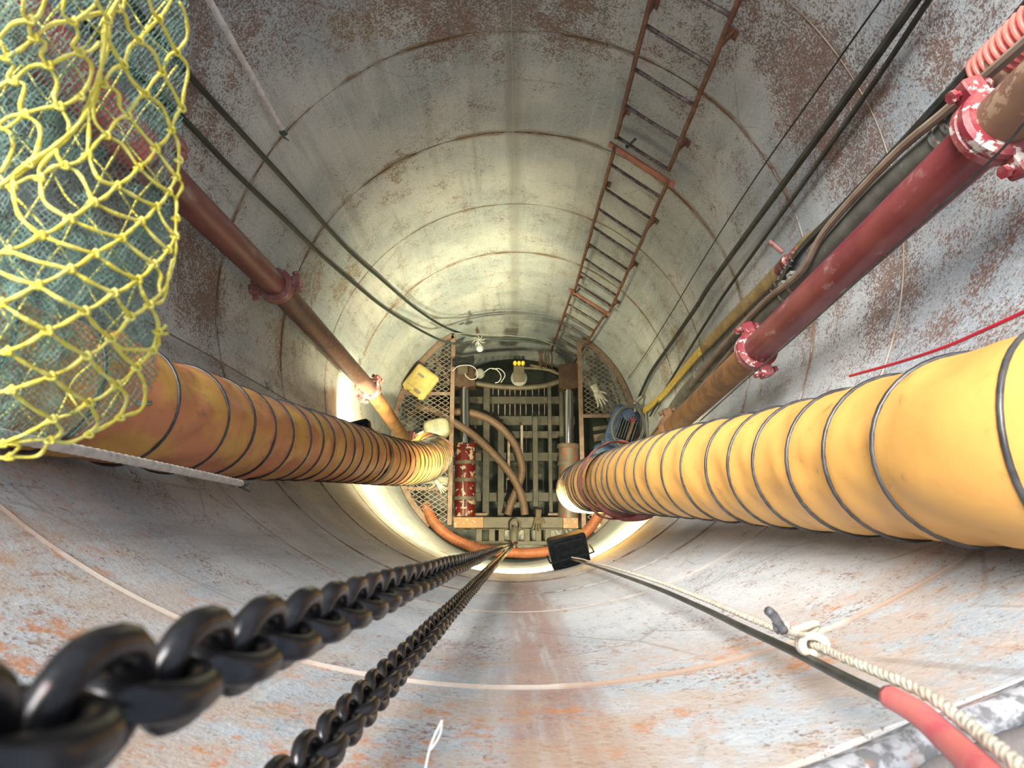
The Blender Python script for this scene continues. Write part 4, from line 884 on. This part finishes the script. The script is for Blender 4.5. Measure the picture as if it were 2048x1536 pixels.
for i, p in enumerate(P_):
    w = T_[i].cross(Vector((-p.x, -p.y, 0)).normalized()); tw = 1.0 if SS[i] < 2.6 else math.cos((SS[i]-2.6)*5)
    core.append(p + w*(.0045*tw) + Vector((-p.x, -p.y, 0)).normalized()*.009)
Pc, Tc, Uc = frames(core)
for s3 in range(3):
    b.tube([c+(Uc[i]*math.cos(SS[i]*2*PI/.035+s3*2*PI/3)+Tc[i].cross(Uc[i])*math.sin(SS[i]*2*PI/.035+s3*2*PI/3))*.0029 for i, c in enumerate(Pc)], .0031, 5)
rt_ = thing('lamp_rope', 'cream twisted rope tied along the black lamp cable on the near wall', 'rope', endp)
b.build('rope_body', mCream, rt_, sharp=180)
kp = min(range(len(Pc)), key=lambda i: (Pc[i]-Wp(1603, 1294, 1.44)).length); kc = Pc[kp]; inn = Vector((-kc.x, -kc.y, 0)).normalized(); tt = Tc[kp]; ww = tt.cross(inn)
b = MB()
for k, dz in enumerate((-.011, -.002, .009)):
    b.tube([kc+tt*(dz+(.010 if k else -.012)*math.sin(a))+inn*(.0105*math.cos(a)+.002)+ww*(.0125*math.sin(a)-.004) for a in [2*PI*i/20 for i in range(20)]], .0054, 7, closed=True)
b.tube(smooth([kc+inn*.012, kc+inn*.022-ww*-.012, Cp(1582, 1262, (kc-Vector(CAM)).dot(fwd)-.02), Cp(1570, 1250, (kc-Vector(CAM)).dot(fwd)-.03)], 6), .0050, 7)
b.tube(smooth([kc+inn*.012, Cp(1572, 1262, (kc-Vector(CAM)).dot(fwd)-.03), Cp(1567, 1246, (kc-Vector(CAM)).dot(fwd)-.03)], 6), .0046, 7); b.build('knot', mCream, rt_, sharp=180)
zk = (kc-Vector(CAM)).dot(fwd)-.035
b = MB(); b.tube(smooth([Cp(1568, 1262, zk), Cp(1556, 1245, zk-.005), Cp(1548, 1232, zk-.01), Cp(1536, 1221, zk-.015)], 4), .0055, 8); b.tube([Cp(1553, 1248, zk), Cp(1552, 1258, zk), Cp(1556, 1268, zk)], [.0055, .004, .001], 6); b.build('taped_tail', mGreyTape, rt_, sharp=180)['label'] = 'grey taped tail'

# ------------------------------------------------------------------ safety net
def zn(u, v): return .46+.13*(max(u, 0)/375)**2+.03*math.sin(v/140.)+.05*max(0, (v-600)/300)
nt_ = thing('safety_net', 'yellow knotted rope net over fine green mesh hanging at upper left', 'net', Cp(150, 800, zn(150, 800)))
ND = dict(a=(17, 501), b=(81, 471), c=(139, 438), d=(187, 405), e=(233, 371), f=(277, 335), g=(312, 299), h=(75, 570), i=(139, 538), j=(189, 507), k=(243, 476), l=(281, 442), m=(312, 413), n=(337, 383), o=(353, 354), p=(358, 320),
  q=(169, 622), r=(227, 586), s=(275, 559), t=(307, 528), u=(336, 499), v=(350, 472), w=(352, 436), A=(2, 606), B=(95, 661), D=(14, 702), E=(22, 779), F_=(102, 752), H=(173, 711), I=(222, 676), J=(260, 633), K=(298, 609), L=(316, 663), M_=(305, 700), N=(273, 734), O=(234, 769), P=(178, 805), Q=(105, 838), R_=(5, 887), S=(19, 913), T=(178, 868), U=(240, 834), V=(100, 880),
  a1=(59, 40), b1=(146, 43), c1=(68, 75), d1=(160, 105), e1=(96, 131), f1=(12, 115), g1=(27, 162), h1=(49, 228), i1=(119, 213), j1=(234, 16), k1=(279, 81), l1=(318, 38), m1=(353, 105), n1=(324, 145), o1=(247, 130), p1=(207, 168), q1=(291, 187), r1=(255, 231), s1=(213, 271), t1=(364, 217), u1=(343, 260), v1=(310, 295), w1=(175, 309), x1=(129, 331), y1=(80, 356), z1=(57, 327), a2=(25, 372), b2=(215, 40), c2=(160, 192))
ED = ['h i', 'i j', 'j k', 'k l', 'l m', 'm n', 'n o', 'a b', 'b c', 'c d', 'd e', 'e f', 'f g', 'a i', 'b j', 'c k', 'd l', 'e m', 'f n', 'g o', 'h q', 'i r', 'j s', 'k t', 'l u', 'm v', 'D B', 'B q', 'q r', 'r s', 's t', 't u', 'u v', 'A B', 'B H', 'q I', 'r J', 's K',
  'E F_', 'F_ H', 'H I', 'I J', 'J K', 'D F_', 'F_ P', 'H O', 'I N', 'R_ Q', 'Q P', 'P O', 'O N', 'N M_', 'M_ L', 'E Q', 'A h', 'o p', 'g v1', 'v w',
  'a1 (60,70) c1', 'c1 (105,48) b1', '(190,10) b1', 'b1 (157,70) (145,90) d1', 'd1 (180,103) (200,85)', 'd1 (135,112) e1', 'c1 (92,85) (82,110) e1', 'c1 (40,100) f1', 'f1 (28,130) (15,155) g1', 'g1 (60,133) e1', 'g1 (50,170) (40,215) h1', 'e1 (115,165) (108,195) i1', 'd1 (183,130) (178,165) c2', 'h1 (85,217) i1', 'i1 (140,205) c2', 'h1 (80,255) (74,300) z1', '(0,255) (22,268) (25,300) (3,345)', '(-10,258) (15,235) h1', 'i1 (138,245) (137,262)',
  '(0,75) (25,48) a1', '(-5,80) (8,95) f1', '(48,-5) (46,30) a1', '(92,-5) (78,32) a1', '(-5,178) (12,165) g1', '(130,-5) (126,30) b1', '(190,-5) (200,15) b2', '(250,-5) (245,20) (232,14)',
  'j1 (250,28) (258,60) k1', 'k1 (300,55) l1', '(298,-5) (305,22) l1', '(345,-5) (332,20) l1', 'k1 (308,105) n1', 'l1 (335,70) m1', 'm1 (374,75) (372,35) (360,5)', 'n1 (338,112) m1', 'm1 (376,135) (368,185) t1', 'n1 (345,180) t1', 'o1 (262,90) k1', '(215,75) (235,115) o1', 'o1 (262,160) q1', 'q1 (308,160) n1', 'p1 (225,140) o1', 'p1 (236,185) (240,215) r1', 'r1 (275,200) q1', 'q1 (325,215) u1', 'u1 (352,232) t1', 's1 (235,240) r1', 's1 (188,240) (186,195)', 'r1 (283,265) v1', 'v1 (330,282) u1', 'u1 (356,285) p', 's1 (245,290) f', 'w1 (200,278) s1', 'w1 (178,260) (175,220)', 'w1 (198,358) e', 'x1 (155,325) w1', 'x1 (116,315) (112,300)', 'x1 (160,350) d', 'y1 (80,335) (112,300)', 'y1 (105,335) x1', 'y1 (90,405) c', 'a2 (60,355) y1', 'a2 (30,345) z1', 'a2 (38,430) b', 'o (365,372) (350,400)', 'n (352,400) w', 'v (350,510) (330,575) K', 't (322,550) (318,570) (322,590)', 'K (326,600) (335,560) (344,520)', 'K (315,640) L', 'L (330,655) (332,650)', 'L (325,668) (336,666)', 'I (245,697) M_', 'M_ (318,690) L', 'N (290,775) (283,818) U', 'O (254,795) U', 'U (212,852) T', 'P (196,845) T', 'T (140,885) V', 'Q (124,862) (110,876) V', 'V (75,912) S', 'S (40,890) R_', 'V (60,880) R_', 'h1 (30,245) (5,262)', '(0,915) S', 'R_ (-10,892) (-20,900)', 'E (-15,790) (-30,800)', 'D (-20,712) (-30,716)', 'a (-10,512) (-20,520)', 'A (-15,615) (-20,618)', '(-10,540) h', 'b1 (205,25) b2']
def parse(tok):
    if tok.startswith('('): x, y = tok[1:-1].split(','); return (float(x), float(y))
    return ND[tok]
nd_jit = {}
def np_(uv, dz=0): return Cp(uv[0], uv[1], zn(*uv)+dz)
by = MB(); bk = MB()
for e_ in ED:
    uv = [parse(t) for t in e_.split()]
    if len(uv) == 2:
        mx, my = (uv[0][0]+uv[1][0])/2, (uv[0][1]+uv[1][1])/2; uv = [uv[0], (mx+random.uniform(-2, 2), my+random.uniform(2, 6)), uv[1]]
    pts, s_ = resample(smooth([np_(q) for q in uv], 6), .0035)
    by.tube(pts, [.00155*(1+.18*math.sin(s*2*PI/.0045)) for s in s_], 6)
bund = [(238, -5), (215, 40), (210, 90), (203, 130), (193, 175), (178, 215), (155, 250), (112, 290), (57, 327), (0, 372)]
for dx, dy, dz in ((0, 0, 0), (7, 4, .006), (-5, 5, .01)):
    pts, s_ = resample(smooth([np_((x+dx*math.sin(k), y+dy), dz) for k, (x, y) in enumerate(bund)], 8), .0035); by.tube(pts, [.0016*(1+.18*math.sin(s*2*PI/.0045)) for s in s_], 6)
by.build('rope_mesh', mNetY, nt_, sharp=180)
for kname, uv in ND.items():
    p = np_(uv); 
    if kname == 'a': 
        kb = MB()
        for q in range(3): kb.tube([Vector((.0030*math.cos(a+q), .0026*math.sin(a+q), .0016*math.sin(2*a+q*2))) for a in [2*PI*i/12 for i in range(12)]], .0013, 5, closed=True)
        km = kb.build('knot', mNetY, nt_, sharp=180, origin=None); 
        km.data.transform(Matrix.Translation(nt_.location)); km.location = p-nt_.location
    else: copyobj(km, nt_, p-nt_.location)
# back layer of yellow rope, seen through the mesh
outline = [(255, -60), (390, -60), (380, 60), (378, 150), (368, 230), (358, 300), (350, 400), (345, 480), (322, 600), (318, 700), (318, 760), (285, 810), (240, 835), (180, 868), (110, 885), (-40, 890), (-40, -60)]
def inpoly(x, y, poly=outline):
    c = False; j = len(poly)-1
    for i in range(len(poly)):
        xi, yi = poly[i]; xj, yj = poly[j]
        if (yi > y) != (yj > y) and x < (xj-xi)*(y-yi)/(yj-yi)+xi: c = not c
        j = i
    return c
bb = MB()
for fam in (0, 1):
    for k in range(-4, 15):
        pts = []
        for s in range(0, 60):
            t_ = s*22.
            x, y = (k*104+t_*.62-420, t_*.8-60) if fam == 0 else (k*104-t_*.55+60, t_*.85-60)
            x += 13*mnoise.noise(Vector((x*.012, y*.012, fam*3.1+k))); y += 13*mnoise.noise(Vector((x*.012, y*.012, 9+fam)))
            if inpoly(x+8, y+5) and inpoly(x+22, y) and x > -45: pts.append(Cp(x, y, zn(x, y)+.10+.02*mnoise.noise(Vector((x*.02, y*.02, 2)))))
            else:
                if len(pts) > 3: bb.tube(smooth(pts, 3), .0011, 5)
                pts = []
        if len(pts) > 3: bb.tube(smooth(pts, 3), .0013, 5)
bb.build('back_rope_mesh', mNetY, nt_, sharp=180)
# fine green mesh, three crumpled layers
for lay, (cell, dz, sd, ms) in enumerate(((11.5, .012, 1, 0), (13.0, .04, 5, 1), (12.0, .075, 11, 2))):
    g = MB(); pos = {}
    def gp(i, j):
        if (i, j) in pos: return pos[(i, j)]
        x = i*cell*.62; y = j*cell*.62
        qx = x+16*mnoise.noise(Vector((x*.011, y*.011, sd)))+3.5*mnoise.noise(Vector((x*.11, y*.11, sd+2))); qy = y+20*mnoise.noise(Vector((x*.010, y*.013, sd+20)))+3.5*mnoise.noise(Vector((x*.11, y*.11, sd+4)))
        ok = inpoly(qx+4*lay, qy) and qx > -30
        if lay == 1 and mnoise.noise(Vector((x*.006, y*.006, 40))) < -.10: ok = False
        if lay == 2 and mnoise.noise(Vector((x*.007, y*.007, 70))) < -.02: ok = False
        zz = zn(qx, qy)+dz+.022*mnoise.noise(Vector((x*.02, y*.02, sd+7)))
        pos[(i, j)] = Cp(qx, qy, zz) if ok else None; return pos[(i, j)]
    for i in range(-6, 60):
        for j in range(-6, 128):
            if (i+j) % 2: continue
            a = gp(i, j)
            if a is None: continue
            for c in (gp(i+1, j+1), gp(i+1, j-1)):
                if c is None: continue
                d = c-a; mid = (a+c)/2+Vector((rng.normal(), rng.normal(), rng.normal()))*.0005
                u_ = Vector(fwd).cross(d).normalized()*.00042; w_ = Vector(fwd)*.00042
                vs = []
                for q in (a, mid, c): vs += [q+u_, q-u_*.5+w_, q-u_*.5-w_]
                g.add(vs, [(r*3+s, r*3+(s+1) % 3, (r+1)*3+(s+1) % 3, (r+1)*3+s) for r in range(2) for s in range(3)])
    stuff(g.build('fine_green_mesh', mNetG, nt_, sharp=180))
